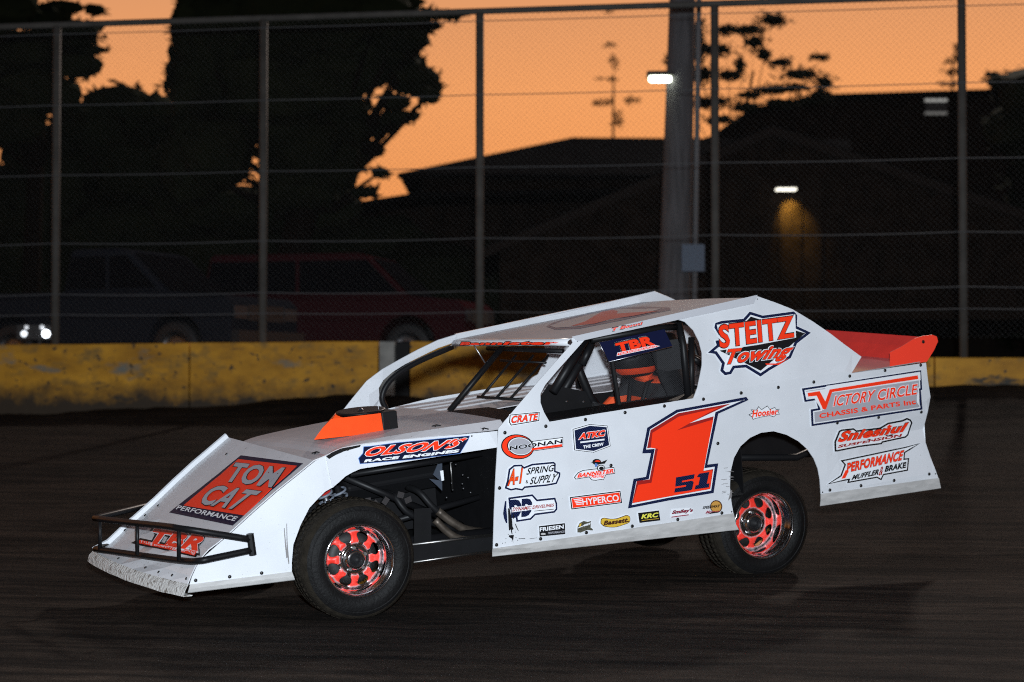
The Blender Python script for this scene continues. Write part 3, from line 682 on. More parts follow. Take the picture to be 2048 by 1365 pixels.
# right-hand nose side and fender (mirrored)
side_panel('nose_side_panel', xz_side(ns), [], -1, WHITE, .10, dz=-.085)
side_panel('fender_panel', xz_side([(651, 912.5), (717, 892), (876, 875), (994, 866), (994, 895), (720, 938), (690, 953), (664, 976)]), [], -1, WHITE, .12, dz=-.13)
# front lip
lipn = [(182, 1110), (214, 1118), (267, 1133), (320, 1150), (378.6, 1169)]
lipb = [(173, 1120), (211.6, 1139.5), (267, 1157), (331.7, 1177.6), (375.6, 1187)]
LU = []; LB = []; nL = 13
p0, p1 = NR[-1], mir(NR[-1])
for j in range(nL):
    t_ = 1-2*j/(nL-1); c_ = .05*(1-t_*t_); y = p0[1]*t_
    sk_ = .15*(1-t_)/2; y = y if t_ > 0 else max(y, -.645)
    LU.append(np.array([p0[0]+c_+.004+sk_, y, p0[2]+.004+.02*(1-t_)/2])); LB.append(np.array([p0[0]+c_+.03+sk_, y*1.02, p0[2]-.022+.02*(1-t_)/2+.004*noise.noise(Vector((j*.8, 0, 0)))]))
LC = [q+np.array([.012, 0, -.035+.006*noise.noise(Vector((i*1.3, 5, 0)))]) for i, q in enumerate(LB)]
LD = [q+np.array([-.05, 0, -.004]) for q in LC]
strip('front_lip', [LU, LB, LC, LD], LIP)

# ---- hood and decks
hx_n = [S(u, v) for u, v in [(630.6, 922.6), (651, 912.5), (680, 898), (717, 890), (790, 881), (876, 872.6), (994, 862)]]
hf = [Yp(u, v, -.70) for u, v in [(466.5, 897.7), (486, 884), (507.6, 875.7), (560, 863), (645, 846), (790, 818), (910, 800), (985, 786), (1075, 770)]]
fold = [Yp(u, v, .70) for u, v in [(651, 912), (672, 898), (702, 887), (799.5, 870), (899.5, 854.6), (985, 843)]]
ip = lambda L, x: float(np.interp(x, [p[0] for p in L][::-1], [p[2] for p in L][::-1]))
xs = [NR[0][0]+.003, 1.50, 1.46, 1.42, 1.38, 1.33, 1.25, 1.1, .95, .8, .65, .5, .40, .3]
rows = []
for x in xs:
    zn, zf, zl = ip(hx_n, x), ip(fold, x), ip(hf, x); ye = fside(x, .9)-.004; ye = .755 if x > .4 else .76
    if x >= NR[0][0]: ye = NR[0][1]-.02; zn = NR[0][2]; zf = zn; 
    row = [(x, ye, zn), (x, .70 if x < 1.5 else ye-.04, zf)]
    for y in (.45, .15, -.15, -.45): row.append((x, y, zl+(zf-zl)*((y+.7)/1.4)+.012*(1-(y/.7)**2)))
    row += [(x, -.70, zl), (x, -.755, zl-.02)]; rows.append([np.array(q) for q in row])
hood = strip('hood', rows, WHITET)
# deck to the right of the driver, with pressed ridges
rows = []
for x in (.3, .0, -.3, -.6, -.9, -1.2, -1.45):
    z = ip(hf, x) if x > -.7 else .905; row = []
    for y, dz in ((.0, .004), (-.10, .004), (-.30, 0), (-.31, .009), (-.33, .009), (-.34, 0), (-.46, 0), (-.47, .009), (-.49, .009), (-.50, 0), (-.60, 0), (-.61, .009), (-.63, .009), (-.64, 0), (-.77, 0)): row.append(np.array([x, y, z+dz]))
    rows.append(row)
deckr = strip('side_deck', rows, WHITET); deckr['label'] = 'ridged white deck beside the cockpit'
DECKM = mat('pinkish_grey_deck', (.36, .33, .34), .14, spec=.6, coat=.6, var=.25, vscale=5)  # white toned down to a mottled pinkish grey, with a glossy coat
rows = [[np.array([x, y, .898+(0.006 if abs(y) < .7 else 0)]) for y in (.792, .4, 0, -.4, -.792)] for x in (-1.45, -2.0, -2.5, -2.98)]
strip('rear_deck', rows, DECKM)
# cowl / dash panel closing the cockpit front on the left
strip('cowl', [[np.array([.3, y, .945]) for y in (.75, .4, .0)], [np.array([.0, y, .93]) for y in (.75, .4, .0)], [np.array([-.02, y, .75]) for y in (.75, .4, .0)]], BPAN)

# ---- roof
rn = [S(u, v) for u, v in [(1146, 678), (1240, 656), (1330, 636), (1420, 616), (1510, 597)]]
rf = [Yp(u, v, -.62) for u, v in [(913, 680), (1005, 661), (1097, 643), (1188, 625), (1281, 606)]]
rows = []
for i in range(5):
    a, b_ = np.array(rn[i]), np.array(rf[i]); a = a - np.array([0, .012, 0]); k = i/4
    row = []
    for j in range(9):
        t_ = j/8; q = a+(b_-a)*t_; q = q+np.array([.10*(1-k)*4*t_*(1-t_)*.5, 0, .012*4*t_*(1-t_)*.6]); row.append(q)
    rows.append(row)
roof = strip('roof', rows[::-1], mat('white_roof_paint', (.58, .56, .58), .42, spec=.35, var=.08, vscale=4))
speckle(MATS['white_roof_paint'], 60, .68, (.22, .18, .15), .8)
# rolled front edge of the roof
fl = [np.array(q) for q in rows[0]]
prof = [(0, 0), (.022, -.004), (.036, -.016), (.036, -.030), (.020, -.040), (-.01, -.042)]
strip('roof_visor', [[q+np.array([a, 0, b_]) for q in fl] for a, b_ in prof], WHITE, smooth_=True)
# raised far rail
u_t = [(912, 669), (1005, 649.5), (1097, 630), (1188, 611), (1279.5, 591.6)]
RT = [Yp(u, v, -.645) for u, v in u_t]
strip('roof_rail', [[np.array(q)+np.array([0, -.004, .001]) for q in rf], [q+np.array([0, -.0, 0]) for q in RT], [q+np.array([0, -.02, -.002]) for q in RT]], WHITE, solid=.008)
# near rail: folded flange along the top of the side panel
strip('roof_rail', [[S(1144+371*k/8, 675.5-83.5*k/8, 1, -.03)+np.array([0, 0, .004]) for k in range(9)], [S(1144+371*k/8, 675.5-83.5*k/8, 1, .006)+np.array([0, 0, .004]) for k in range(9)],
      [S(1156+352*k/8, 683.5-76*k/8, 1, .008) for k in range(9)]], mat('grey_white_rail', (.55, .56, .60), .4, coat=.3), solid=.004)

# ---- spoiler
sb = [(-3.03, .905), (-3.12, 1.055)]
strip('spoiler_blade', [[np.array([x, y, z]) for y in (.765, .4, 0, -.4, -.765)] for x, z in ((-2.96, .905), (-3.05, .985), (-3.13, 1.045))], REDP, solid=.006)
spx = [(1780, 733), (1780, 705), (1800, 695), (1829, 677), (1846, 672), (1864, 670), (1873, 673.5), (1875.5, 683), (1868, 700), (1853, 724)]
for sg in (1, -1):
    v, f = fill([(Yp(u, v_, .785)[0], Yp(u, v_, .785)[2]) for u, v_ in spx]); vs = [(x, sg*.785, z) for x, z in v]
    mesh('spoiler_side_board', vs, f, mat('red_spoiler_side', (1.0, .06, .03), .38, coat=.2) if sg > 0 else REDP, car, solid=.006, offset=0)
p_ = Yp(*Z7([(1385, 323)])[0], .79)
mb = MB(); mb.lathe([(0, .0125), (.004, .011), (.006, .001)], 14, 'y', tuple(p_)); mb.build('spoiler_bolt', RIV, car)
# ---- air scoop
sc = bpy.data.objects.new('air_scoop', None); link(sc, car)
def scoop_sec(px): return [(Yp(u, v, .40)[0], Yp(u, v, .40)[2]) for u, v in px]
front = scoop_sec([(628, 875), (645, 858), (664, 838)]); top_r = scoop_sec([(761, 826), (764, 861)])
def ring(x0, x1, y, z0, z1): pass
prof_o = [(*scoop_sec([(627.7, 876)])[0],), (*scoop_sec([(646, 857)])[0],), (*scoop_sec([(664, 839)])[0],), (*scoop_sec([(761, 827)])[0],), (*scoop_sec([(766, 861)])[0],)]
ys = [.36, .35, .30, .0, -.02]
sv = []
def outl(p, y): return (p[0], y, p[1])
A = [prof_o[0], prof_o[1], prof_o[2], prof_o[3], prof_o[4]]
V = [(A[0][0], .41, A[0][1]-.012), (A[1][0], .40, A[1][1]), (A[2][0], .395, A[2][1]), (A[3][0], .395, A[3][1]), (A[4][0], .405, A[4][1]-.012),
     (A[0][0]-.17, .12, A[0][1]-.035), (A[1][0]-.16, .13, A[1][1]-.01), (A[2][0]-.15, .14, A[2][1]), (A[3][0], .14, A[3][1]), (A[4][0], .12, A[4][1]-.03)]
F_ = [(0, 1, 2, 3, 4), (9, 8, 7, 6, 5), (0, 5, 6, 1), (1, 6, 7, 2), (3, 8, 9, 4)]
q = mesh('scoop_shell', V, F_, ORANGE, sc, solid=.006); md = q.modifiers.new('b', 'BEVEL'); md.width = .012; md.segments = 3
bx = A[3][0]-.055; zc = (A[3][1]+A[4][1])/2; zh = (A[3][1]-A[4][1])/2
mb = MB(); mb.box((bx, .265, zc-.01), (.052, .145, zh+.014)); q = mb.build('scoop_rear_box', BPAN, sc); md = q.modifiers.new('b', 'BEVEL'); md.width = .008; md.segments = 2
zt_ = A[3][1]-.004; cx_ = Yp(722, 829, .235)[0]; cy_ = .235
mb = MB(); mb.lathe([(zt_-.004, .132), (zt_+.002, .140), (zt_+.006, .150), (zt_+.012, .153), (zt_+.018, .149), (zt_+.017, .13), (zt_+.014, .04), (zt_+.014, .001)], 40, 'z', (cx_, cy_, 0)); mb.build('air_cleaner', TUBE, sc, True)
mb = MB(); mb.lathe([(zt_+.018, .018), (zt_+.026, .012), (zt_+.030, .006), (zt_+.030, .001)], 12, 'z', (cx_, cy_, 0)); mb.build('wing_nut', ALU, sc, True)
mb = MB(); mb.tube([(bx+.02, .30, zt_+.005), (bx+.02, .30, zt_+.035)], .004, 6); mb.build('scoop_pin', ALU, sc)

# ---- bumper
bm_ = bpy.data.objects.new('front_bumper', None); link(bm_, car)
fx0 = NR[-1][0]+.13
def bp_(u, v, y): return Yp(u, v, y)
upper = spline([bp_(189, 1037, -.56), bp_(262, 1045.5, -.02), bp_(337, 1053.5, .52), bp_(358, 1057, .64), bp_(400, 1063, .73), bp_(500, 1079, .765)], 5)
lower = spline([bp_(191, 1098.5, -.56), bp_(280, 1111, .02), bp_(367, 1122, .56), bp_(399, 1122, .74), bp_(430, 1116, .76), bp_(502, 1101, .765)], 5)
ub = [Yp(189, 1037, -.56)+np.array(q) for q in ((0, 0, 0), (-.05, -.07, -.01), (-.5, -.16, 0))]
lb = [Yp(191, 1098.5, -.56)+np.array(q) for q in ((0, 0, 0), (-.05, -.06, -.01), (-.45, -.14, 0))]
for nm, L in (('upper_bar', upper), ('lower_bar', lower), ('far_return_bar', ub), ('far_return_bar', lb)):
    mb = MB(); mb.tube(L, .019, 10); mb.build(nm, TUBE, bm_, True)
for (u, y) in ((200, -.48), (274.6, .06), (358, .56)):
    a = Yp(u, float(np.interp(u, [189, 262, 337, 358], [1038, 1046, 1054, 1057])), y); b_ = Yp(u, float(np.interp(u, [191, 280, 367], [1099, 1111, 1122])), y)
    mb = MB(); mb.tube([a, b_], .012, 8); mb.build('upright_bar', TUBE, bm_, True)
mb = MB(); mb.tube([Yp(500, 1068, .765), Yp(506, 1110, .765)], .022, 8); mb.build('end_plate', TUBE, bm_)

# ---- wheels
def wheel(cen, steer, camber, r, wd, disc_y, sg, label, dustc=RUB, disc=None):
    wh = bpy.data.objects.new('wheel', None); link(wh, car); wh['label'] = label
    wh.location = tuple(map(float, cen)); wh.rotation_euler = (camber, 0, steer)
    # local: y=0 is the outer rim flange plane, y negative goes inboard (sg flips it for the right side)
    Y = lambda y: sg*y
    k = .205
    prof = [(Y(.0), k), (Y(.012), k+.012), (Y(.022), k+.045), (Y(.020), r-.075), (Y(.008), r-.030), (Y(-.012), r-.010), (Y(-.03), r-.002), (Y(-.05), r), (Y(-wd+.05), r), (Y(-wd+.02), r-.004), (Y(-wd-.01), r-.03), (Y(-wd-.03), r-.08), (Y(-wd-.02), k+.03), (Y(-wd), k)]
    mb = MB(); mb.lathe(prof, 72); mi = []
    mb.m = [(1 if 4 <= (i//72) <= 10 else 0) for i in range(len(mb.f))]
    # raised tread blocks
    nb = 64
    for row, (y0, y1) in enumerate(((-.055, -.105), (-.118, -.168), (-.181, -.228))):
        for i in range(nb):
            a0 = 2*math.pi*(i+(.5 if row % 2 else 0))/nb; a1 = a0+2*math.pi/nb*.68; sk = .03*(row-1)
            vs = []
            for rr in (r-.004, r+.0045):
                for y_, a in ((y0, a0), (y0, a1), (y1, a1+sk), (y1, a0+sk)): vs.append((rr*math.cos(a), Y(y_), rr*math.sin(a)))
            mb.add(vs, [(4, 5, 6, 7), (0, 1, 5, 4), (1, 2, 6, 5), (2, 3, 7, 6), (3, 0, 4, 7)], 1)
    for ry in (k+.05, r-.05):
        mb.lathe([(Y(.019), ry-.004), (Y(.0235), ry), (Y(.019), ry+.004)], 72)
    t_ = mb.build('tyre', [dustc, TREAD], wh, True)
    # rim barrel
    rp_ = [(Y(-.004), .212), (Y(.008), .213), (Y(.013), .207), (Y(.008), .200), (Y(-.006), .196), (Y(-.012), .190), (Y(-.030), .1885), (Y(-.036), .180), (Y(disc_y*.6-.02), .178), (Y(disc_y-.004), .172), (Y(-wd*.9), .176), (Y(-wd), .205)]
    mb = MB(); mb.lathe(rp_, 72); mb.build('rim', CHROME, wh, True)
    # centre disc with eight holes
    outc = [(.1745*math.cos(a), .1745*math.sin(a)) for a in [2*math.pi*i/96 for i in range(96)]]
    holes = []
    for h in range(8):
        a = 2*math.pi*(h+.5)/8+.10; c_ = (.131*math.cos(a), .131*math.sin(a)); hp = []
        for i in range(18):
            b_ = 2*math.pi*i/18; e = .031*math.cos(b_); n_ = (.0355+.010*math.cos(b_))*math.sin(b_)
            hp.append((c_[0]+e*math.cos(a)-n_*math.sin(a), c_[1]+e*math.sin(a)+n_*math.cos(a)))
        holes.append(hp)
    holes.append([(.06*math.cos(a), .06*math.sin(a)) for a in [2*math.pi*i/32 for i in range(32)]])
    v, f = fill(outc, holes, .02)
    def dy(x, z): q = math.hypot(x, z); return disc_y + .030*smooth(.172, .10, q) - .012*smooth(.12, .07, q)
    vs = [(x, Y(dy(x, z)), z) for x, z in v]; n_ = len(vs)
    q = mesh('wheel_centre', vs, f, disc or DISC, wh, True, solid=.008, offset=0)
    q['label'] = 'wheel centre sprayed red between eight holes'
    mb = MB(); mb.lathe([(Y(disc_y+.012), .092), (Y(disc_y+.030), .088), (Y(disc_y+.036), .078), (Y(disc_y+.026), .070), (Y(disc_y+.050), .058), (Y(disc_y+.062), .050), (Y(disc_y+.060), .040)], 40); mb.build('hub_ring', CHROME, wh, True)
    mb = MB(); mb.lathe([(Y(disc_y+.048), .045), (Y(disc_y+.075), .038), (Y(disc_y+.080), .022), (Y(disc_y+.090), .018), (Y(disc_y+.092), .001)], 28); mb.build('hub_cap', BPAN, wh, True)
    for i in range(5):
        a = 2*math.pi*i/5+.3; mb = MB(); mb.tube([(.066*math.cos(a), Y(disc_y+.01), .066*math.sin(a)), (.066*math.cos(a), Y(disc_y+.048), .066*math.sin(a))], .010, 6); mb.build('lug_nut', STEEL, wh)
    mb = MB(); mb.lathe([(Y(disc_y-.05), .15), (Y(disc_y-.05), .001)], 32); mb.lathe([(Y(disc_y-.05), .15), (Y(disc_y-.03), .152), (Y(disc_y-.03), .10)], 32); mb.build('brake_rotor', mat('dark_brake', (.012, .012, .012), .6), wh, True)
    # yellow tech sticker on the barrel
    vs = []; a0, a1 = .42, .62
    for i in range(6):
        a = a0+(a1-a0)*i/5
        vs += [(.1865*math.cos(a), Y(-.0345), .1865*math.sin(a)), (.1745*math.cos(a), Y(disc_y*.6), .1745*math.sin(a))]
    if sg > 0: mesh('barrel_sticker', vs, [(2*i, 2*i+1, 2*i+3, 2*i+2) for i in range(5)], YELV, wh)
    return wh
DISC = bpy.data.materials.new('red_sprayed_chrome'); DISC.use_nodes = True; t = DISC.node_tree; b = t.nodes['Principled BSDF']
c = t.nodes.new('ShaderNodeTexCoord'); sp = t.nodes.new('ShaderNodeSeparateXYZ'); t.links.new(c.outputs['Object'], sp.inputs[0])
cb = t.nodes.new('ShaderNodeCombineXYZ'); t.links.new(sp.outputs[0], cb.inputs[0]); t.links.new(sp.outputs[2], cb.inputs[1])
ln = t.nodes.new('ShaderNodeVectorMath'); ln.operation = 'LENGTH'; t.links.new(cb.outputs[0], ln.inputs[0])
nz = t.nodes.new('ShaderNodeTexNoise'); nz.inputs['Scale'].default_value = 30; t.links.new(c.outputs['Object'], nz.inputs[0])
ma = t.nodes.new('ShaderNodeMath'); ma.operation = 'MULTIPLY_ADD'; ma.inputs[1].default_value = .02; t.links.new(nz.outputs[0], ma.inputs[0]); t.links.new(ln.outputs['Value'], ma.inputs[2])
rr = t.nodes.new('ShaderNodeValToRGB'); t.links.new(ma.outputs[0], rr.inputs[0]); e = rr.color_ramp.elements
e[0].position = .098; e[0].color = (0, 0, 0, 1); e[1].position = .106; e[1].color = (1, 1, 1, 1); e2 = e.new(.166); e2.color = (1, 1, 1, 1); e3 = e.new(.181); e3.color = (0, 0, 0, 1)
at_ = t.nodes.new('ShaderNodeMath'); at_.operation = 'ARCTAN2'; t.links.new(sp.outputs[2], at_.inputs[0]); t.links.new(sp.outputs[0], at_.inputs[1])
m8 = t.nodes.new('ShaderNodeMath'); m8.operation = 'MULTIPLY_ADD'; m8.inputs[1].default_value = 8; m8.inputs[2].default_value = -.8; t.links.new(at_.outputs[0], m8.inputs[0])
c8 = t.nodes.new('ShaderNodeMath'); c8.operation = 'COSINE'; t.links.new(m8.outputs[0], c8.inputs[0])
r8 = t.nodes.new('ShaderNodeMapRange'); r8.inputs[1].default_value = -.25; r8.inputs[2].default_value = .15; t.links.new(c8.outputs[0], r8.inputs[0])
mm = t.nodes.new('ShaderNodeMath'); mm.operation = 'MULTIPLY'; t.links.new(rr.outputs[0], mm.inputs[0]); t.links.new(r8.outputs[0], mm.inputs[1])
m1 = t.nodes.new('ShaderNodeMix'); m1.data_type = 'RGBA'; t.links.new(mm.outputs[0], m1.inputs[0]); m1.inputs[6].default_value = (.8, .8, .82, 1); m1.inputs[7].default_value = (.80, .035, .02, 1); t.links.new(m1.outputs[2], b.inputs['Base Color'])
m2 = t.nodes.new('ShaderNodeMapRange'); m2.inputs[3].default_value = 1; m2.inputs[4].default_value = 0; t.links.new(mm.outputs[0], m2.inputs[0]); t.links.new(m2.outputs[0], b.inputs['Metallic'])
m3 = t.nodes.new('ShaderNodeMapRange'); m3.inputs[3].default_value = .08; m3.inputs[4].default_value = .42; t.links.new(mm.outputs[0], m3.inputs[0]); t.links.new(m3.outputs[0], b.inputs['Roughness'])
r8.name = 'spokes'; r8.inputs[1].default_value = -.5; r8.inputs[2].default_value = -.1
DISCR = DISC.copy(); DISCR.name = 'red_sprayed_rear_centre'; q_ = DISCR.node_tree.nodes['spokes']; q_.inputs[1].default_value = -1.6; q_.inputs[2].default_value = -1.0
RIMF = Yp(719, 1122, .925); RIMR = Yp(1527, 1051, .72)
wheel(RIMF, rad(-6), rad(3), .345, .25, -.115, 1, 'left front wheel turned outward, with red sprayed spokes')
wheel(RIMR, rad(-7), rad(2), .336, .27, -.165, 1, 'left rear wheel tucked under the arch, with deep chrome dish', disc=DISCR).scale = (1.07, 1.07, 1.07)
wheel((1.45, -.93, .245), rad(-6), rad(-3), .345, .25, -.085, -1, 'right front wheel hidden behind the nose')
wheel((-1.62, -.80, -.03), rad(-5), 0, .325, .29, -.175, -1, 'right rear wheel in shadow below the body')

# ---- cockpit and roll cage
def tube(name, pts, r=.022, m=TUBE, par=car, n=10): mb = MB(); mb.tube(pts, r, n); return mb.build(name, m, par, True)
tube('windshield_bar', [Yp(899, 822, -.14), Yp(1007, 692, -.14)], .020)
rs = [(Yp(962, 795, -.42), Yp(1032, 711, -.42)), (Yp(992, 797, -.30), Yp(1067, 711, -.30)), (Yp(1020, 798.5, -.18), Yp(1097, 711, -.18))]
for a, b_ in rs: tube('rock_screen_bar', [a, b_], .009)
tube('rock_screen_rail', [Yp(955, 794, -.45), Yp(1046, 800, -.08)], .010)
tube('rock_screen_rail', [Yp(1000, 721, -.45), Yp(1092, 726, -.08)], .008)
tube('windshield_header', [Yp(975, 697, -.5), Yp(1125, 703, .3)], .016)
tube('mirror_strut', [Yp(948, 691, -.3), Yp(970, 726, -.3), Yp(976, 722, -.3)], .005, ALU)
dk = spline([Yp(772, 818, -.665), Yp(764, 795, -.665), Yp(775, 768, -.665), Yp(800, 745, -.665), Yp(840, 722, -.665), Yp(905, 694, -.665)], 4)
tube('roll_cage_tube', dk, .020)
Lx = lambda x, y, z: np.array([x, y, z])
# left hoop and bars (approximate picture points on plane y)
def Q(x, y, yy): u, v = ZW([(x, y)])[0]; return Yp(u, v, yy)
tube('roll_cage_tube', [Q(560, 250, .52), Q(160, 900, .56)], .030)
tube('roll_cage_tube', [Q(640, 260, .40), Q(400, 700, .42), Q(150, 1130, .44)], .030)
tube('roll_cage_tube', [Q(600, 330, .3), Q(475, 600, .3), Q(620, 960, .3), Q(760, 1150, .3)], .030)
tube('roll_cage_tube', [Q(640, 300, .45), Q(520, 560, .45)], .026)
tube('roll_cage_tube', [Q(500, 640, -.2), Q(500, 850, -.2)], .030)
tube('roll_cage_tube', [Q(1720, 40, .55), Q(1780, 330, .60), Q(1840, 960, .64)], .024)
tube('roll_cage_tube', [Q(1880, 220, .50), Q(1880, 950, .56)], .022)
tube('roll_cage_tube', [Q(1700, 90, .55), Q(1500, 100, .56), Q(640, 250, .56)], .022)
tube('roll_cage_tube', [Q(1900, 480, -.2), Q(2010, 540, -.2)], .022)
tube('roll_cage_tube', [Q(1880, 230, -.5), Q(2000, 620, -.5), Q(2080, 760, -.5)], .020)
tube('roll_cage_tube', [Lx(-1.42, .5, .3), Lx(-1.42, .52, .9), Lx(-1.40, .45, 1.32), Lx(-1.40, 0, 1.36), Lx(-1.40, -.45, 1.32), Lx(-1.42, -.55, .9), Lx(-1.42, -.55, .3)], .024)
tube('roll_cage_tube', [Lx(-1.40, .42, 1.3), Lx(-2.1, .42, .9)], .02); tube('roll_cage_tube', [Lx(-1.40, -.42, 1.3), Lx(-2.1, -.42, .9)], .02)
# rear frame seen through the wheel arch
tube('frame_rail', [Lx(-2.95, .35, .45), Lx(-2.2, .35, .30), Lx(-1.2, .35, .45)], .025)
tube('frame_rail', [Lx(-1.3, .30, .30), Lx(-2.1, .30, .72)], .022)
tube('rear_axle', [np.array(RIMR)+np.array([0, -.25, 0]), Lx(-1.62, -.6, -.05)], .04)
tube('rear_shock', [Lx(-1.35, .45, .62), Lx(-1.45, .42, .28)], .030, mat('white_shock', (.7, .72, .75), .4))
tube('rear_shock', [Lx(-1.15, .50, .60), Lx(-1.2, .48, .25)], .026, MATS['white_shock'])
# black inner panels
def quad(name, pts, m=BPAN, par=car): return mesh(name, pts, [(0, 1, 2, 3)], m, par, solid=.006, offset=0)
qz = .985
quad('inner_door_panel', [Q(110, 800, .50), Q(560, 890, .50), Lx(-.62, .50, .60), Lx(.30, .50, .60)]).__setitem__('label', 'black inner panel below the cage bars')
quad('door_sill', [S(1096, 842, 1, -.008), S(1388, 799, 1, -.008), Yp(1386, 785, .55), Yp(1090, 828, .55)])
quad('cockpit_floor', [Lx(.32, .74, .20), Lx(.32, -.74, .20), Lx(-1.44, -.74, .20), Lx(-1.44, .74, .20)])
quad('cockpit_side', [Lx(.3, -.02, .25), Lx(.3, -.02, .90), Lx(-1.44, -.02, .90), Lx(-1.44, -.02, .25)])
quad('rear_firewall', [Lx(-1.45, .74, .22), Lx(-1.45, -.74, .22), Lx(-1.45, -.74, .89), Lx(-1.45, .74, .89)])
quad('firewall', [Lx(.34, .70, .22), Lx(.34, -.72, .22), Lx(.34, -.72, .90), Lx(.34, .70, .92)])
for (x, y) in ((330, 1015), (540, 1020)):
    mb = MB(); p = Q(x, y, .512); mb.lathe([(0, .009), (.004, .006), (.005, .001)], 10, 'y', tuple(p)); mb.build('bolt_head', ALU, car)
quad('arch_blackout_sheet', [Lx(-1.2, -.35, .30), Lx(-2.9, -.35, .12), Lx(-2.9, -.35, .895), Lx(-1.2, -.35, .895)])  # black sheet added to keep the inside of the wheel arch dark
quad('arch_blackout_sheet', [Lx(-1.2, .74, .88), Lx(-2.9, .74, .88), Lx(-2.9, -.74, .88), Lx(-1.2, -.74, .88)])  # second added black sheet, hides the lit deck from below
quad('engine_blackout_pan', [Lx(.34, .55, .20), Lx(.34, -.55, .20), Lx(2.2, -.45, .26), Lx(2.2, .45, .26)])  # black pan added so the bay stays dark and hides the ground
# seat
seat = bpy.data.objects.new('racing_seat', None); link(seat, car)
sy = .27
def shell(name, secs, m, par, solid=.02):
    n = len(secs[0]); vs = [q for s_ in secs for q in s_]; fs = [(i*n+j, i*n+j+1, (i+1)*n+j+1, (i+1)*n+j) for i in range(len(secs)-1) for j in range(n-1)]
    return mesh(name, vs, fs, m, par, True, solid=solid, offset=0)
secs = []
for z, x, hw, dp in ((.32, -.80, .22, .10), (.34, -1.10, .24, .12), (.45, -1.22, .25, .16), (.70, -1.26, .27, .22), (.92, -1.27, .28, .24), (1.02, -1.26, .22, .24), (1.18, -1.25, .20, .26), (1.28, -1.24, .15, .20)):
    secs.append([(x+dp, sy+hw, z), (x+dp*.4, sy+hw*.97, z), (x, sy+hw*.6, z), (x-.02, sy, z), (x, sy-hw*.6, z), (x+dp*.4, sy-hw*.97, z), (x+dp, sy-hw, z)])
shell('seat_shell', secs, mat('black_seat', (.006, .006, .007), .7, spec=.15), seat)
for dy_ in (-.20, .21):
    mb = MB(); mb.box((-1.12, sy+dy_, 1.16), (.11, .012, .10)); mb.build('head_restraint', mat('black_padding', (.02, .02, .022), .8), seat)
# steering wheel
st = bpy.data.objects.new('steering_wheel', None); link(st, car); st.location = (-.56, sy, .80); st.rotation_euler = (0, rad(-68), 0)
mb = MB(); mb.lathe([(-.014, .165), (0, .180), (.014, .165), (0, .150)], 40, 'z', closed=True); mb.build('wheel_rim', PLAST, st, True)
mb = MB(); mb.tube([(-.16, 0, 0), (.16, 0, 0)], .012, 6); mb.tube([(0, 0, 0), (0, -.16, 0)], .012, 6); mb.tube([(0, 0, 0), (0, .16, 0)], .012, 6); mb.build('wheel_spokes', ALU, st)
tube('steering_column', [Lx(-.55, sy, .79), Lx(.30, sy, .60)], .016, STEEL)
# window net
NET = mat('grey_window_net', (.05, .05, .055), .9, spec=.1)
mb = MB(); poly = ZW([(880, 500), (1640, 330), (1720, 250), (1760, 330), (1780, 640), (1800, 960), (1000, 1100), (930, 800)]); 
P2 = [(Yp(u, v, .60)[0], Yp(u, v, .60)[2]) for u, v in poly]
xa, xb = min(p[0] for p in P2), max(p[0] for p in P2); za, zb = min(p[1] for p in P2), max(p[1] for p in P2)
def clipseg(a, b_):
    n = 60; on = []; seg = []
    for i in range(n+1):
        p = (a[0]+(b_[0]-a[0])*i/n, a[1]+(b_[1]-a[1])*i/n); k = inside(p, P2)
        if k: on.append(p)
        if (not k or i == n) and on:
            if len(on) > 1: seg.append((on[0], on[-1]))
            on = []
    return seg
H = zb-za
for d in (1, -1):
    x = xa-H
    while x < xb+H:
        a = (x, za) if d > 0 else (x, zb); b_ = (x+H, zb) if d > 0 else (x+H, za)
        for s0, s1 in clipseg(a, b_):
            w_ = .0008; y = .60+.001*d
            mb.add([(s0[0]-w_, y, s0[1]), (s0[0]+w_, y, s0[1]), (s1[0]+w_, y, s1[1]), (s1[0]-w_, y, s1[1])], [(0, 1, 2, 3)])
        x += .0135
tag(mb.build('window_net', NET, car), kind='stuff')
mb = MB(); a, b_ = Q(890, 500, .61), Q(990, 1120, .61); mb.tube([a, b_], .016, 6); mb.build('net_strap', BPAN, car)

# ---- engine bay
eng = bpy.data.objects.new('engine', None); link(eng, car)
EB = mat('black_engine_paint', (.008, .008, .009), .5, spec=.2)
mb = MB(); mb.box((.85, .0, .45), (.34, .16, .18)); mb.build('engine_block', EB, eng)
for sg in (1, -1):
    mb = MB(); mb.box((.85, sg*.22, .62), (.33, .085, .07), Matrix.Rotation(-sg*.7, 3, 'X')); q = mb.build('valve_cover', ALU if sg < 0 else EB, eng); md = q.modifiers.new('b', 'BEVEL'); md.width = .02; md.segments = 2
    for k in range(4 if sg < 0 else 2):
        x = .93-.17*k; e_ = tube('header_tube', spline([Lx(x, sg*.27, .56), Lx(x-.02, sg*.40, .54), Lx(x-.10, sg*.45, .42), Lx(.50-.02*k, sg*.42, .26+.03*k)], 4), .021, EB, eng)
mb = MB(); mb.box((.85, 0, .72), (.25, .12, .04)); mb.build('intake_manifold', ALU, eng)
mb = MB(); mb.lathe([(.74, .06), (.80, .06), (.80, .001)], 20, 'z', (1.0, .15, 0)); mb.build('carburettor', ALU, eng, True)
mb = MB(); mb.lathe([(1.22, .09), (1.25, .09), (1.25, .001)], 24, 'x', (0, 0, .48)); mb.build('crank_pulley', STEEL, eng, True)
mb = MB(); mb.box((1.42, 0, .60), (.03, .30, .22)); mb.build('radiator', EB, car)
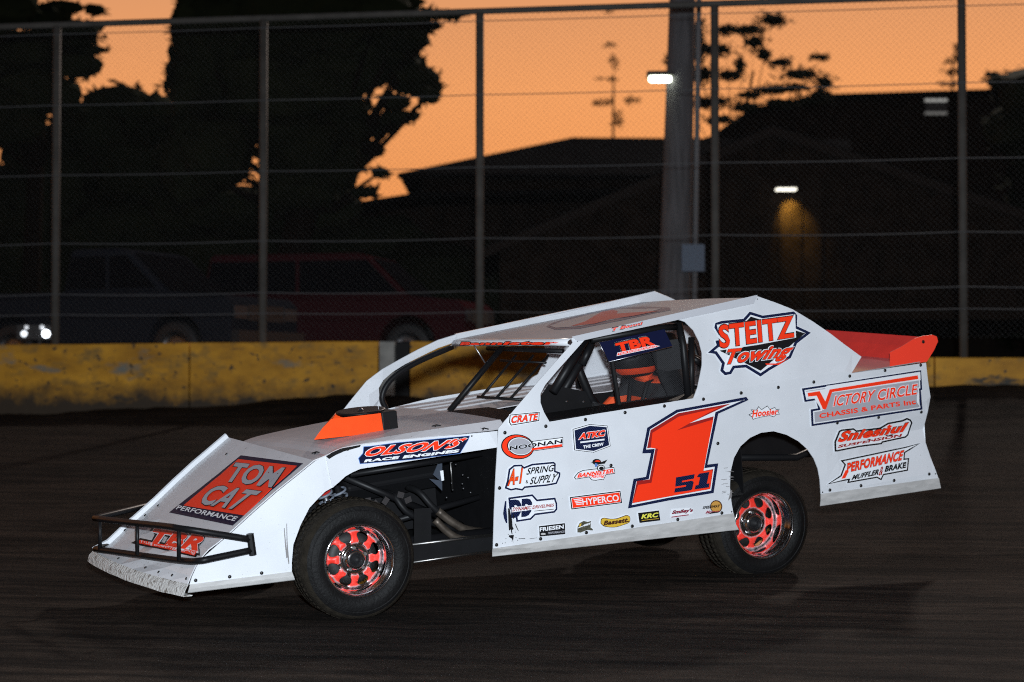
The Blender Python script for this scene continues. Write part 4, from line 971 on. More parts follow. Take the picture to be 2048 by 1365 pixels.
# big collector pipes visible between the wheel and the door
tube('exhaust_pipe', spline([Yp(875, 1022, .45), Yp(905, 1045, .47), Yp(935, 1060, .48), Yp(985, 1066, .48)], 5), .026, RUST)
tube('exhaust_pipe', spline([Yp(870, 1040, .52), Yp(900, 1068, .54), Yp(930, 1080, .55), Yp(985, 1074, .55)], 5), .024, RUST)
tube('frame_rail', [Yp(822, 1090, .62), Yp(990, 1070, .62)], .010, STEEL)
quad('side_rail_plate', [Yp(822, 1092, .61), Yp(992, 1072, .61), Yp(992, 1102, .61), Yp(822, 1126, .61)])
tube('frame_rail', [Yp(820, 1126, .62), Yp(992, 1101, .62)], .008, STEEL)
quad('engine_bay_panel', [Lx(1.30, -.30, .25), Lx(.35, -.30, .25), Lx(.35, -.30, .88), Lx(1.30, -.30, .85)])
quad('battery_box', [Yp(828, 1018, .55), Yp(862, 1016, .55), Yp(862, 1088, .55), Yp(828, 1092, .55)])
tube('roll_cage_tube', [Yp(760, 1050, .42), Yp(990, 986, .42)], .020)
tube('roll_cage_tube', [Yp(690, 955, .40), Yp(870, 1030, .40)], .022)
tube('roll_cage_tube', [Yp(700, 950, .5), Yp(985, 905, .5)], .018)
tube('roll_cage_tube', [Yp(975, 900, .5), Yp(980, 1050, .5)], .007, STEEL)
tube('roll_cage_tube', [Yp(900, 912, .4), Yp(905, 980, .4)], .006, STEEL)
quad('grey_bracket', [Yp(878, 922, .45), Yp(884, 920, .45), Yp(884, 965, .45), Yp(866, 950, .45)], mat('dull_grey_plate', (.05, .06, .08), .8, spec=.1))
quad('white_tag', [Yp(880, 942, .46), Yp(886, 941, .46), Yp(888, 961, .46), Yp(883, 962, .46)], WHV)
quad('dull_plate', [Yp(858, 958, .44), Yp(884, 962, .44), Yp(884, 982, .44), Yp(874, 972, .44)], MATS['dull_grey_plate'])
# coil-over shocks and control arms behind the front wheel
def coil(name, a, b_, R, r, turns, m):
    a, b_ = Vector(tuple(a)), Vector(tuple(b_)); d = (b_-a); L = d.length; d.normalize(); e = d.orthogonal().normalized(); g_ = d.cross(e); pts = []
    for i in range(turns*12+1):
        t_ = 2*math.pi*i/12; pts.append(a+d*L*i/(turns*12)+(e*math.cos(t_)+g_*math.sin(t_))*R)
    mb = MB(); mb.tube(pts, r, 6); return mb.build(name, m, car, True)
coil('coil_spring', Yp(648, 985, .50), Yp(672, 1060, .50), .045, .008, 7, mat('pale_spring', (.16, .18, .22), .5)); tube('front_shock', [Yp(646, 978, .50), Yp(674, 1070, .50)], .022, ALU)
coil('coil_spring', Yp(676, 980, .38), Yp(700, 1060, .38), .045, .008, 7, MATS['pale_spring']); tube('front_shock', [Yp(674, 972, .38), Yp(700, 1070, .38)], .02, EB)
quad('shock_label', [Yp(643, 978, .53), Yp(660, 978, .53), Yp(660, 992, .53), Yp(643, 992, .53)], DRED)
wc = np.array(RIMF)
for dz, x in ((.13, 1.25), (.13, 1.6), (-.12, 1.2), (-.12, 1.65)): tube('control_arm', [wc+np.array([-.02, -.22, dz]), Lx(x, .30, .30+dz*1.2)], .016)
tube('tie_rod', [wc+np.array([.1, -.22, 0]), Lx(1.62, .2, .3)], .010, ALU)
tube('frame_rail', [Lx(2.2, .33, .34), Lx(1.2, .34, .27), Lx(.3, .55, .24)], .030); tube('frame_rail', [Lx(2.2, -.33, .34), Lx(1.2, -.34, .27), Lx(.3, -.55, .24)], .030)
tube('roll_cage_tube', [Lx(1.9, .3, .62), Lx(1.35, .34, .80), Lx(.35, .5, .86)], .020); tube('roll_cage_tube', [Lx(1.9, -.3, .62), Lx(1.35, -.34, .80), Lx(.35, -.5, .86)], .020)
for k, (u, v) in enumerate(((735, 1003), (750, 1008), (800, 990), (815, 1000), (770, 1002))):
    mb = MB(); p = Yp(u, v, .42); mb.box(p, (.018, .01, .022), Matrix.Rotation(.6*k, 3, 'Y')); mb.build('steering_joint', ALU, car)
for k in range(14):
    rng = random.Random(k); mb = MB(); mb.lathe([(0, .007), (.005, .005), (.006, .001)], 8, 'y', tuple(Yp(rng.uniform(880, 978), rng.uniform(915, 1010), .40))); mb.build('bolt_head', ALU, car)

# ---- decals
bvh('side', left, nside, fend); bvh('nose', nose); bvh('roof', roof)
bvh('skirtside', left)
DEC = {}
def decal(name, items, surf='side', off0=.0055, label=None, parent=None, plane=None):
    """items: ('p', pixel outline, material) or ('h', outline, holes, material) or ('t', text, A, B, C, material, weight, shear)"""
    par = parent or car
    VS = []; FS = []; MI = []; MT = []
    def put(u, v, off):
        if plane is not None: return Vector(Yp(u, v, plane+off))
        return proj(surf, u, v, off)
    for li, it in enumerate(items):
        off = off0 + .0014*li
        if it[0] == 'p' or it[0] == 'h':
            ol = it[1]; hs = it[2] if it[0] == 'h' else []; m = it[-1]; ext = max(p[0] for p in ol)-min(p[0] for p in ol)
            v, f = fill(ol, hs, 9 if ext > 30 and plane is None else 0)
        else:
            _, txt, A, B, C, m, wt, sh = it[:8]
            cu = bpy.data.curves.new('txt', 'FONT'); cu.body = txt; cu.offset = wt; cu.shear = sh; cu.resolution_u = 3; cu.space_character = 1.0+wt*1.2
            ob = bpy.data.objects.new('txt', cu); COL.objects.link(ob); dg = bpy.context.evaluated_depsgraph_get(); me = bpy.data.meshes.new_from_object(ob.evaluated_get(dg))
            v0 = [(q.co.x, q.co.y) for q in me.vertices]; f = [tuple(p.vertices) for p in me.polygons]
            bpy.data.objects.remove(ob); bpy.data.curves.remove(cu); bpy.data.meshes.remove(me)
            x0, x1 = min(q[0] for q in v0), max(q[0] for q in v0); y0, y1 = min(q[1] for q in v0), max(q[1] for q in v0)
            v = []
            for x, y in v0:
                a, b_ = (x-x0)/(x1-x0), (y-y0)/(y1-y0); 
                D_ = it[8] if len(it) > 8 else (B[0]+C[0]-A[0], B[1]+C[1]-A[1])
                v.append(((1-a)*(1-b_)*A[0]+a*(1-b_)*B[0]+(1-a)*b_*C[0]+a*b_*D_[0], (1-a)*(1-b_)*A[1]+a*(1-b_)*B[1]+(1-a)*b_*C[1]+a*b_*D_[1]))
        if m not in MT: MT.append(m)
        b = len(VS); VS += [put(u, v_, off) for u, v_ in v]; FS += [tuple(i+b for i in t_) for t_ in f]; MI += [MT.index(m)]*len(f)
    # drop slivers
    o = mesh(name, VS, FS, MT, par, mi=MI)
    if label: o['label'] = label
    return o
def T(z, txt, A, B, C, m, wt=.03, sh=0., D=None):
    l = z([A, B, C] + ([D] if D else [])); t_ = ('t', txt, l[0], l[1], l[2], m, wt, sh); return t_ + ((l[3],) if D else ())
def PG(z, pts, m): return ('p', z(pts), m)
def grow(pts, d):
    """offset a picture outline outwards by d pixels"""
    n = len(pts); ar = sum(pts[i][0]*pts[(i+1) % n][1]-pts[(i+1) % n][0]*pts[i][1] for i in range(n)); s = 1 if ar > 0 else -1; o = []
    for i in range(n):
        a, b_, c_ = (np.array(pts[k % n], float) for k in (i-1, i, i+1)); e, f_ = b_-a, c_-b_; e /= max(np.linalg.norm(e), 1e-6); f_ /= max(np.linalg.norm(f_), 1e-6)
        n1 = np.array([e[1], -e[0]])*s; n2 = np.array([f_[1], -f_[0]])*s; h = n1+n2; L = np.linalg.norm(h)
        if L < .3: o.append(tuple(b_+n1*d)); continue
        h /= L; k = min(d/max(h@n1, .35), 2.2*abs(d)) if d > 0 else max(d/max(h@n1, .35), -2.2*abs(d)); o.append(tuple(b_+h*k))
    return o
def ell(z, c, rx, ry, rot=0, n=28):
    return z([(c[0]+rx*math.cos(a)*math.cos(rot)-ry*math.sin(a)*math.sin(rot), c[1]+rx*math.cos(a)*math.sin(rot)+ry*math.sin(a)*math.cos(rot)) for a in [2*math.pi*i/n for i in range(n)]])
PX = zoomf(0, 0, 1)
# big number
n_out = Z6([(140, 992), (185, 755), (285, 738), (325, 548), (255, 550), (295, 345), (530, 200), (1090, 97), (1108, 122), (865, 232), (778, 640), (865, 630), (828, 868), (470, 928)])
n_wh = grow(Z6([(160, 975), (200, 768), (300, 750), (345, 522), (275, 528), (310, 352), (538, 213), (1078, 114), (1086, 121), (848, 225), (762, 660), (845, 648), (813, 855), (470, 912)]), -1.9)
n_dr = Z6([(172, 950), (210, 772), (312, 758), (360, 503), (292, 508), (320, 362), (540, 228), (965, 150), (632, 308), (826, 252), (745, 690), (823, 675), (798, 836), (470, 895)])
n_rd = Z6([(176, 946), (218, 802), (326, 785), (378, 512), (320, 505), (334, 385), (545, 255), (880, 178), (780, 225), (528, 366), (822, 278), (741, 694), (815, 684), (796, 833), (470, 893)])
decal('number_decal', [('p', n_out, CARBON), ('p', n_wh, WHV), ('p', n_dr, DRED), ('p', n_rd, RED), PG(Z6, [(522, 742), (672, 716), (665, 752), (572, 769), (568, 782), (648, 768), (664, 778), (652, 836), (640, 846), (508, 864), (514, 830), (600, 816), (604, 802), (516, 816)], CARBON), PG(Z6, [(688, 738), (706, 712), (788, 698), (768, 792), (790, 789), (784, 822), (670, 838), (678, 806), (700, 803), (714, 742)], CARBON)], label='big red number 1 with a small 51 inside')
# CRATE
o5 = Z5([(250, 130), (505, 105), (500, 182), (260, 222), (243, 195)])
decal('sponsor_decal', [('p', grow(o5, 1.2), WHV), ('p', o5, BLK), ('p', grow(o5, -1.6), WHV), T(Z5, 'CRATE', (256, 206), (486, 178), (266, 140), BLK, .05, .1, (492, 116)), T(Z5, 'CRATE', (258, 203), (482, 176), (266, 143), RED, .03, .1, (488, 119))], label='red lettered CRATE decal')
# NOONAN
e1 = ell(Z5, (315, 400), 142, 106, .12); e2 = ell(Z5, (315, 400), 133, 98, .12); e3 = ell(Z5, (335, 395), 112, 82, .1); e4 = ell(Z5, (335, 395), 104, 75, .1)
bar = Z5([(440, 352), (705, 318), (705, 402), (440, 440)]); 
decal('sponsor_decal', [('p', bar, BLK), ('p', grow(bar, -1.3), WHV), ('p', e1, BLK), ('p', e2, RED), ('p', e3, BLK), ('p', e4, WHV), ('p', ell(Z5, (335, 395), 98, 69, .1), GREYV),
    PG(Z5, [(430, 412), (690, 376), (690, 396), (430, 430)], RED), T(Z5, 'NOONAN', (234, 432), (692, 370), (240, 392), WHV, .06, 0, (694, 330)), T(Z5, 'NOONAN', (238, 430), (690, 369), (242, 394), BLK, .03, 0, (690, 333))], label='NOONAN decal with red and black ring')
# ATKC
hx = Z5([(785, 250), (930, 207), (1085, 220), (1110, 395), (965, 450), (800, 430)])
decal('sponsor_decal', [('p', grow(hx, .8), WHV), ('p', hx, BLK), ('p', grow(hx, -1.2), WHV), ('p', grow(hx, -3.2), CARBON), T(Z5, 'ATKC', (826, 344), (1066, 312), (834, 282), WHV, .09, .15, (1066, 250)), T(Z5, 'ATKC', (831, 339), (1060, 309), (838, 286), RED, .06, .15, (1060, 254)),
    PG(Z5, [(846, 355), (1052, 330), (1052, 344), (846, 369)], WHV), T(Z5, 'THE CREW', (870, 416), (1045, 388), (868, 388), WHV, .05, 0, (1043, 362))], label='navy shield decal reading ATKC THE CREW')
# A-1 spring & supply
sp_o = Z5([(205, 755), (225, 690), (240, 590), (285, 555), (350, 552), (372, 572), (440, 545), (625, 528), (642, 545), (640, 605), (682, 620), (680, 652), (650, 718), (560, 735), (480, 742), (380, 752), (358, 775), (300, 765), (260, 775)])
decal('sponsor_decal', [('p', grow(sp_o, 1), WHV), ('p', sp_o, CARBON), ('p', grow(sp_o, -3.4), WHV), T(Z5, 'A-1', (222, 738), (350, 712), (246, 590), BLK, .06, .1, (362, 572)), T(Z5, 'A-1', (226, 733), (348, 708), (248, 595), ORANGE, .035, .1, (360, 577)),
    T(Z5, 'SPRING', (385, 640), (620, 608), (398, 580), BLK, .02, .15, (628, 550)), T(Z5, '&', (380, 712), (402, 710), (380, 684), BLK, .02, 0), T(Z5, 'SUPPLY', (412, 722), (632, 698), (424, 660), BLK, .02, .15, (662, 622))], label='A-1 SPRING & SUPPLY decal, scuffed at its lower left')
# drivelines
dd = ZD([(245, 245), (830, 165), (945, 290), (1380, 245), (1395, 300), (1425, 380), (1430, 530), (1360, 610), (900, 670), (790, 780), (440, 835), (420, 700), (270, 500)])
decal('sponsor_decal', [('p', grow(dd, .9), WHV), ('p', dd, CARBON), ('p', grow(dd, -3.6), WHV), T(ZD, 'DD', (300, 740), (790, 690), (290, 300), CARBON, .09, -.05, (850, 250)), PG(ZD, [(320, 480), (1350, 355), (1350, 470), (320, 600)], WHV),
    T(ZD, 'DYNAMIC DRIVELINES', (330, 580), (1335, 455), (350, 480), DRED, .03, .15, (1340, 385)), PG(ZD, [(860, 560), (1330, 515), (1330, 528), (860, 574)], BLK)], label='navy and red DYNAMIC DRIVELINES decal torn at its left edge')
decal('tear_scuff', [PG(ZD, [(165, 330), (200, 330), (195, 480), (215, 700), (220, 850), (190, 860), (140, 740), (120, 620)], CARBON), PG(ZD, [(235, 500), (275, 510), (300, 640), (330, 760), (345, 940), (372, 1000), (330, 1030), (345, 1130), (320, 1110), (300, 1010), (262, 1040), (250, 940), (240, 700)], BLK),
    PG(ZD, [(355, 640), (385, 640), (375, 760), (350, 740)], BLK), PG(ZD, [(390, 860), (420, 890), (490, 1050), (470, 1040), (420, 940)], BLK), PG(ZD, [(250, 1150), (370, 1140), (360, 1200), (345, 1310), (360, 1330), (320, 1230), (255, 1190)], BLK),
    PG(ZD, [(480, 1225), (640, 1222), (640, 1232), (480, 1238)], BLK), PG(ZD, [(740, 1228), (910, 1205), (910, 1212), (740, 1236)], BLK)] + [PG(ZD, [(x, y), (x+18, y+4), (x+12, y+20), (x-4, y+14)], BLK) for x, y in ((390, 1060), (160, 1215), (400, 1190), (490, 1220), (230, 1160), (205, 1110), (430, 1250), (290, 1270), (60, 1320), (120, 1310))], label='black scuffs where the door vinyl is torn', off0=.008)
sc_ = []
for k in range(16):
    rg = random.Random(100+k); x, y = rg.uniform(880, 955), rg.uniform(640, 900); L_ = rg.uniform(12, 40); sl = rg.uniform(-6, 6); sc_.append(PG(Z6, [(x, y), (x+L_, y-2+sl), (x+L_, y+1+sl), (x, y+3)], mat('rubber_smear', (.22, .21, .21), .6)))
sc_ += [PG(Z6, [(948, 850), (962, 840), (958, 900), (930, 925), (940, 890)], MATS['rubber_smear'])]
for x, y in ((1195, 110), (1215, 130), (1222, 92), (1235, 120), (1205, 145)): sc_.append(PG(Z2, [(x, y), (x+14, y-14), (x+16, y-12), (x+2, y+3)], BLK))
for x, y in ((560, 640), (18, 0), (450, 700)): pass
sc_ += [PG(Z1, [(1415, 800), (1420, 800), (1432, 930), (1440, 1000), (1432, 1005), (1424, 930)], MATS['rubber_smear']), PG(Z1, [(1432, 770), (1436, 770), (1440, 900), (1452, 1040), (1446, 1045), (1434, 950)], MATS['rubber_smear'])]
decal('tyre_scuff', sc_, label='rubber smears and scratches on the white panels', off0=.0025)
# HYPERCO
hy = Z5([(762, 830), (1193, 775), (1208, 880), (775, 935)])
decal('sponsor_decal', [('p', grow(hy, 1.2), WHV), ('p', hy, BLK), ('p', grow(hy, -2.0), WHV), ('p', grow(hy, -2.9), RED), T(Z5, 'HYPERCO', (868, 898), (1180, 862), (862, 842), WHV, .02, 0, (1172, 806))] +
      [PG(Z5, [(788+k*6, 848+k*13), (858, 838+k*15), (858, 846+k*15), (796+k*6, 856+k*13)], WHV) for k in range(4)], label='red HYPERCO decal with wing stripes')
# BANNISTER
bn = ZB([(215, 440), (275, 365), (355, 325), (560, 300), (860, 275), (880, 380), (730, 405), (690, 490), (650, 480), (560, 495), (490, 485), (460, 440), (240, 475)])
decal('sponsor_decal', [('p', grow(bn, .8), WHV), ('p', bn, BLK), ('p', grow(bn, -1.4), WHV), T(ZB, 'BANNISTER', (262, 445), (850, 362), (275, 378), RED, .05, .2, (850, 300)), T(ZB, 'Racing', (482, 462), (700, 448), (490, 405), RED, .03, .3, (705, 392)),
    ('p', ell(ZB, (640, 290), 66, 52), BLK), ('p', ell(ZB, (640, 290), 52, 40), WHV), ('p', ell(ZB, (645, 295), 38, 30), BLK), PG(ZB, [(262, 445), (262, 440), (850, 360), (850, 366)], RED),
    ('p', ell(ZB, (565, 190), 70, 48), BLK), ('p', ell(ZB, (575, 185), 44, 22), RED), PG(ZB, [(460, 205), (530, 185), (640, 190), (735, 150), (690, 215), (600, 225), (500, 208)], BLK), PG(ZB, [(530, 205), (575, 222), (570, 260), (535, 270)], BLUEV)], label='BANNISTER Racing decal with cap and tyre drawing')
# FRIESEN
fr = ZD([(985, 935), (1610, 860), (1620, 1125), (1000, 1185)])
decal('sponsor_decal', [('p', grow(fr, .8), WHV), ('p', fr, BLK), T(ZD, 'FRIESEN', (1000, 1065), (1580, 990), (1000, 965), WHV, .035, 0, (1580, 895)), T(ZD, 'PERFORMANCE', (1200, 1125), (1595, 1085), (1200, 1075), GREYV, .02, 0, (1595, 1035)), ('p', ell(ZD, (1080, 1120), 60, 26), SKIRT)], label='black FRIESEN decal')
# small truck drawing
decal('sponsor_decal', [PG(ZB, [(262, 1330), (265, 1240), (300, 1165), (370, 1130), (440, 1150), (495, 1130), (490, 1250), (525, 1270), (520, 1300), (440, 1290), (300, 1335)], WHV),
    PG(ZB, [(270, 1325), (270, 1245), (305, 1175), (370, 1140), (436, 1156), (488, 1140), (482, 1245), (520, 1275), (515, 1295), (430, 1285), (320, 1328)], mat('olive_vinyl', (.12, .115, .08), .5, var=.6, vscale=90)), PG(ZB, [(270, 1250), (495, 1160), (495, 1172), (272, 1262)], WHV), T(ZB, 'S&S', (370, 1228), (470, 1200), (372, 1195), WHV, .03, .1), PG(ZB, [(300, 1190), (330, 1175), (320, 1225), (292, 1235)], YELV)], label='small grey and olive picture decal')
# Bassett pill
pill = spline([(642, 1180), (650, 1110), (700, 1090), (800, 1105), (900, 1098), (1000, 1065), (1060, 1045), (1110, 1070), (1120, 1120), (1100, 1170), (1000, 1210), (900, 1240), (790, 1245), (690, 1225), (642, 1180)], 3)
pl_ = ZB([tuple(q) for q in pill[:-1]])
decal('sponsor_decal', [('p', grow(pl_, 1), WHV), ('p', pl_, BROWN), ('p', grow(pl_, -1.2), YELV), T(ZB, 'Bassett.', (685, 1215), (1095, 1160), (695, 1138), BROWN, .055, .1, (1098, 1080))], label='yellow pill-shaped Bassett decal')
kr = Z6([(220, 1028), (388, 1008), (400, 1088), (232, 1108)])
decal('sponsor_decal', [('p', grow(kr, .9), WHV), ('p', kr, BLK), T(Z6, 'KRC', (244, 1076), (384, 1060), (246, 1040), LYEL, .045, .2, (384, 1022)), PG(Z6, [(248, 1086), (384, 1070), (384, 1074), (248, 1090)], YELV)], label='black decal with yellow KRC')
sm_ = ZK([(755, 595), (790, 420), (870, 405), (1180, 390), (1250, 410), (1240, 500), (1150, 540), (830, 600)])
decal('sponsor_decal', [('p', sm_, WHV), T(ZK, "Smiley's", (775, 548), (1235, 490), (795, 440), BLK, .07, .2, (1245, 392)), T(ZK, "Smiley's", (782, 540), (1228, 485), (800, 445), mat('maroon_vinyl', (.32, .03, .06), .4), .03, .2, (1238, 399)), PG(ZK, [(770, 575), (1140, 525), (1140, 545), (765, 597)], MATS['maroon_vinyl'])], label="maroon Smiley's decal")
decal('sponsor_decal', [('p', ell(ZK, (1740, 360), 132, 138), BROWN), ('p', ell(ZK, (1735, 362), 112, 118), mat('amber_vinyl', (.62, .32, .07), .4)), T(ZK, 'SPEEDWAY', (1440, 415), (1815, 375), (1450, 355), BLK, .05, .15, (1830, 310)), T(ZK, 'Motors', (1500, 515), (1790, 490), (1515, 450), MATS['maroon_vinyl'], .05, .3, (1800, 425)), PG(ZK, [(1500, 545), (1640, 478), (1800, 470), (1780, 485), (1560, 520)], BLK)], label='SPEEDWAY Motors decal with amber disc')
# Hoosier
hs = Z7([(297, 775), (325, 762), (312, 742), (345, 745), (360, 722), (378, 742), (415, 718), (430, 740), (462, 728), (470, 742), (490, 738), (482, 758), (492, 772), (470, 775), (455, 790), (430, 782), (380, 790), (340, 800), (325, 806), (318, 790)])
decal('sponsor_decal', [('p', hs, BLK), ('p', grow(hs, -1.1), WHV), T(Z7, 'Hoosier', (318, 792), (480, 772), (322, 745), RED, .04, .1, (482, 735))], label='small red Hoosier decal')
# STEITZ
so_ = Z7([(45, 392), (100, 345), (92, 318), (130, 312), (85, 235), (92, 208), (130, 195), (265, 182), (305, 137), (385, 162), (580, 136), (600, 160), (598, 228), (685, 268), (598, 335), (560, 425), (500, 460), (430, 500), (372, 540), (280, 484), (210, 490), (190, 525), (150, 532), (122, 505), (132, 460), (90, 400)])
dia = Z7([(308, 162), (560, 240), (660, 270), (372, 512), (105, 382), (180, 300)])
decal('sponsor_decal', [('p', grow(so_, 1), WHV), ('p', so_, CARBON), ('p', grow(so_, -5.6), WHV), ('p', grow(dia, -2), BLK), PG(Z7, [(98, 220), (400, 185), (400, 215), (585, 155), (590, 300), (350, 345), (115, 380), (125, 330)], WHV),
    T(Z7, 'STEITZ', (112, 374), (588, 300), (102, 218), BLK, .055, 0, (576, 158)), T(Z7, 'STEITZ', (116, 368), (582, 298), (106, 224), RED, .030, 0, (570, 164)),
    T(Z7, 'Towing', (144, 505), (540, 446), (152, 366), WHV, .085, .30, (592, 330)), T(Z7, 'Towing', (148, 500), (536, 442), (158, 372), BLK, .055, .30, (588, 335)), T(Z7, 'Towing', (152, 496), (534, 440), (160, 374), RED, .030, .30, (584, 338)), PG(Z7, [(395, 462), (470, 462), (540, 428), (480, 470), (400, 470)], RED)], label='STEITZ Towing decal on the sail panel')
# Victory circle
vc = Z7([(628, 612), (1368, 498), (1375, 620), (1366, 622), (1376, 742), (688, 846), (683, 742), (728, 735), (715, 685), (645, 696)])
decal('sponsor_decal', [('p', grow(vc, 1), WHV), ('p', vc, CARBON), ('p', grow(vc, -4.0), WHV), ('p', grow(vc, -6.2), GREYV), PG(Z7, [(778, 595), (815, 590), (1360, 508), (1362, 560), (800, 640), (762, 745), (745, 742), (700, 668), (652, 672), (650, 632), (770, 615)], WHV),
    PG(Z7, [(660, 640), (735, 628), (770, 692), (797, 618), (1343, 530), (1347, 553), (812, 634), (775, 740), (755, 740), (717, 656), (664, 662)], RED),
    T(Z7, 'ICTORY', (815, 727), (1072, 692), (822, 652), WHV, .06, .15, (1086, 615)), T(Z7, 'ICTORY', (817, 725), (1068, 691), (824, 656), RED, .02, .15, (1082, 619)), T(Z7, 'CIRCLE', (1086, 692), (1342, 648), (1094, 614), WHV, .06, .1, (1344, 578)), T(Z7, 'CIRCLE', (1089, 689), (1338, 647), (1096, 618), RED, .02, .1, (1340, 582)),
    T(Z7, 'CHASSIS & PARTS Inc', (730, 797), (1328, 705), (728, 766), RED, .03, 0, (1324, 676))], label='VICTORY CIRCLE CHASSIS & PARTS Inc decal')
# Suspension decal
sn = ZP([(255, 670), (248, 490), (330, 290), (380, 265), (600, 240), (650, 280), (1080, 225), (1220, 140), (1480, 90), (1570, 50), (1640, 80), (1672, 140), (1630, 260), (1600, 370), (1550, 420), (1130, 510), (1110, 540), (700, 590), (300, 670)])
decal('sponsor_decal', [('p', grow(sn, 1), WHV), ('p', sn, BLK), ('p', grow(sn, -3.2), WHV), T(ZP, 'Sniesnul', (292, 512), (1560, 300), (340, 300), BLK, .07, .25, (1610, 120)), T(ZP, 'Sniesnul', (300, 505), (1552, 296), (346, 306), RED, .045, .25, (1600, 128)), T(ZP, 'SUSPENSION', (300, 605), (1470, 400), (310, 545), DRED, .05, .1, (1475, 345)), PG(ZP, [(1190, 210), (1240, 165), (1265, 185), (1300, 190), (1260, 215), (1240, 250)], RED)], label='red lettered SUSPENSION decal')
pm = ZP([(120, 1265), (360, 1100), (430, 910), (360, 830), (1560, 580), (1820, 515), (1620, 650), (1540, 700), (1530, 800), (1612, 790), (1590, 1020), (1150, 1100), (1105, 1195), (1020, 1150), (480, 1245), (500, 1190), (440, 1200)])
decal('sponsor_decal', [('p', grow(pm, .6), WHV), ('p', pm, BLK), ('p', grow(pm, -2.8), WHV), T(ZP, 'PERFORMANCE', (470, 1060), (1490, 835), (450, 880), BLK, .06, .25, (1525, 640)), T(ZP, 'PERFORMANCE', (475, 1052), (1484, 830), (455, 886), RED, .035, .25, (1518, 648)), PG(ZP, [(370, 1160), (440, 1150), (500, 1030), (450, 1000)], RED),
    T(ZP, 'MUFFLER', (545, 1190), (1040, 1090), (575, 1095), BLK, .05, .2, (1060, 985)), T(ZP, '&', (1040, 1110), (1110, 1090), (1060, 960), DRED, .02, .2, (1140, 940)), T(ZP, 'BRAKE', (1145, 1045), (1540, 965), (1165, 940), BLK, .05, .1, (1545, 865))], label='PERFORMANCE MUFFLER & BRAKE decal')
# Olson's
ol = Z2([(535, 228), (565, 195), (570, 150), (610, 148), (780, 125), (1290, 78), (1280, 105), (1225, 195), (900, 235), (545, 264)])
decal('sponsor_decal', [('p', grow(ol, 1), BLUEV), ('p', ol, NAVY), T(Z2, "OLSON'S", (566, 222), (1208, 162), (590, 148), WHV, .07, .3, (1290, 84)), T(Z2, "OLSON'S", (570, 218), (1204, 158), (594, 152), RED, .045, .3, (1284, 88)), T(Z2, 'RACE ENGINES', (566, 256), (1215, 190), (572, 236), WHV, .06, .1, (1222, 168))], label="OLSON'S RACE ENGINES decal on the fender")
# nose decals
tcq = Z1([(1135, 315), (1560, 370), (1080, 795), (645, 705)]); tcr = Z1([(1118, 342), (1520, 388), (1158, 727), (745, 658)])
Tq = lambda txt, A, B, C, D, m, w_: ('t', txt, *Z1([A, B, C]), m, w_, 0., Z1([D])[0])
decal('hood_decal', [('p', tcq, NAVY), ('p', tcr, RED), Tq('TOM', (1012, 500), (1352, 545), (1100, 362), (1450, 398), BLK, .05), Tq('TOM', (1016, 496), (1346, 540), (1104, 366), (1442, 402), GREYV, .032),
    Tq('CAT', (836, 655), (1110, 700), (950, 515), (1292, 562), BLK, .05), Tq('CAT', (842, 650), (1106, 694), (954, 520), (1284, 566), GREYV, .032), Tq('PERFORMANCE', (695, 690), (1098, 772), (718, 662), (1126, 742), WHV, .02)], 'nose', label='TOM CAT PERFORMANCE panel on the nose')
tb = Z1([(385, 915), (440, 880), (510, 850), (520, 808), (700, 815), (940, 865), (962, 885), (850, 990), (830, 1010), (560, 955), (440, 930)])
decal('hood_decal', [Tq('TBR', (462, 935), (858, 1000), (530, 800), (965, 862), BLK, .14), ('p', Z1([(385, 915), (452, 880), (860, 960), (832, 1012), (440, 930)]), BLK), Tq('TBR', (478, 925), (850, 985), (545, 812), (950, 872), WHV, .085), Tq('TBR', (484, 915), (846, 972), (550, 818), (942, 878), RED, .05), ('p', Z1([(450, 895), (840, 975), (825, 1003), (440, 918)]), RED), Tq('TYLER BANNISTER RACING', (452, 914), (822, 998), (460, 898), (832, 980), WHV, .02)], 'nose', label='red TBR decal low on the nose')
# roof number, outlined in a paler navy than the side decals
decal('roof_decal', [('p', [(1093, 655), (1105, 648), (1130, 640), (1175, 628), (1225, 618), (1290, 615), (1340, 617), (1342, 622), (1310, 628), (1240, 643), (1160, 659), (1110, 661)], mat('pale_navy_vinyl', (.16, .15, .22), .4)), ('p', [(1100, 654), (1125, 645), (1180, 631), (1235, 620.5), (1325, 619), (1300, 626), (1235, 640), (1160, 655), (1112, 658)], MATS['white_roof_paint']),
    ('p', [(1142, 655), (1172, 645), (1190, 634), (1204, 626), (1226, 622), (1236, 625), (1234, 630), (1320, 624), (1270, 634), (1222, 641), (1190, 650)], mat('red_roof_vinyl', (.62, .07, .07), .4))], 'roof', label='large flat number decal on the roof')
decal('name_decal', [T(Z4, 'T Banni', (818, 392), (1108, 327), (822, 350), BLK, .10, .2, (1108, 294)), T(Z4, 'T Banni', (822, 386), (1104, 323), (826, 356), WHV, .06, .2, (1104, 300)), T(Z4, 'T Banni', (823, 385), (1103, 322), (827, 357), RED, .03, .2, (1103, 301))], label='T Banni name above the window', off0=.016)
vf = [q for q in fl]
decal('name_decal', [('p', [(936, 681), (1124, 681.5), (1118, 692.5), (942, 691.5)], BLK), ('t', 'Bannister', (944, 690.5), (1118, 691.5), (944, 683), RED, .06, .2)], label='Bannister name along the front of the roof', plane=None, surf='visor') if False else None
ja, jb = np.array(fl[1]), np.array(fl[-1])
def vput(k, t_, off):   # k along the visor 0 (far) .. 1 (near), t_ down its face
    s_ = (1-k)*(len(fl)-1); i = min(int(s_), len(fl)-2); q = fl[i]+(fl[i+1]-fl[i])*(s_-i); return q+np.array([.036+off, 0, -.010-.024*(1-t_)])
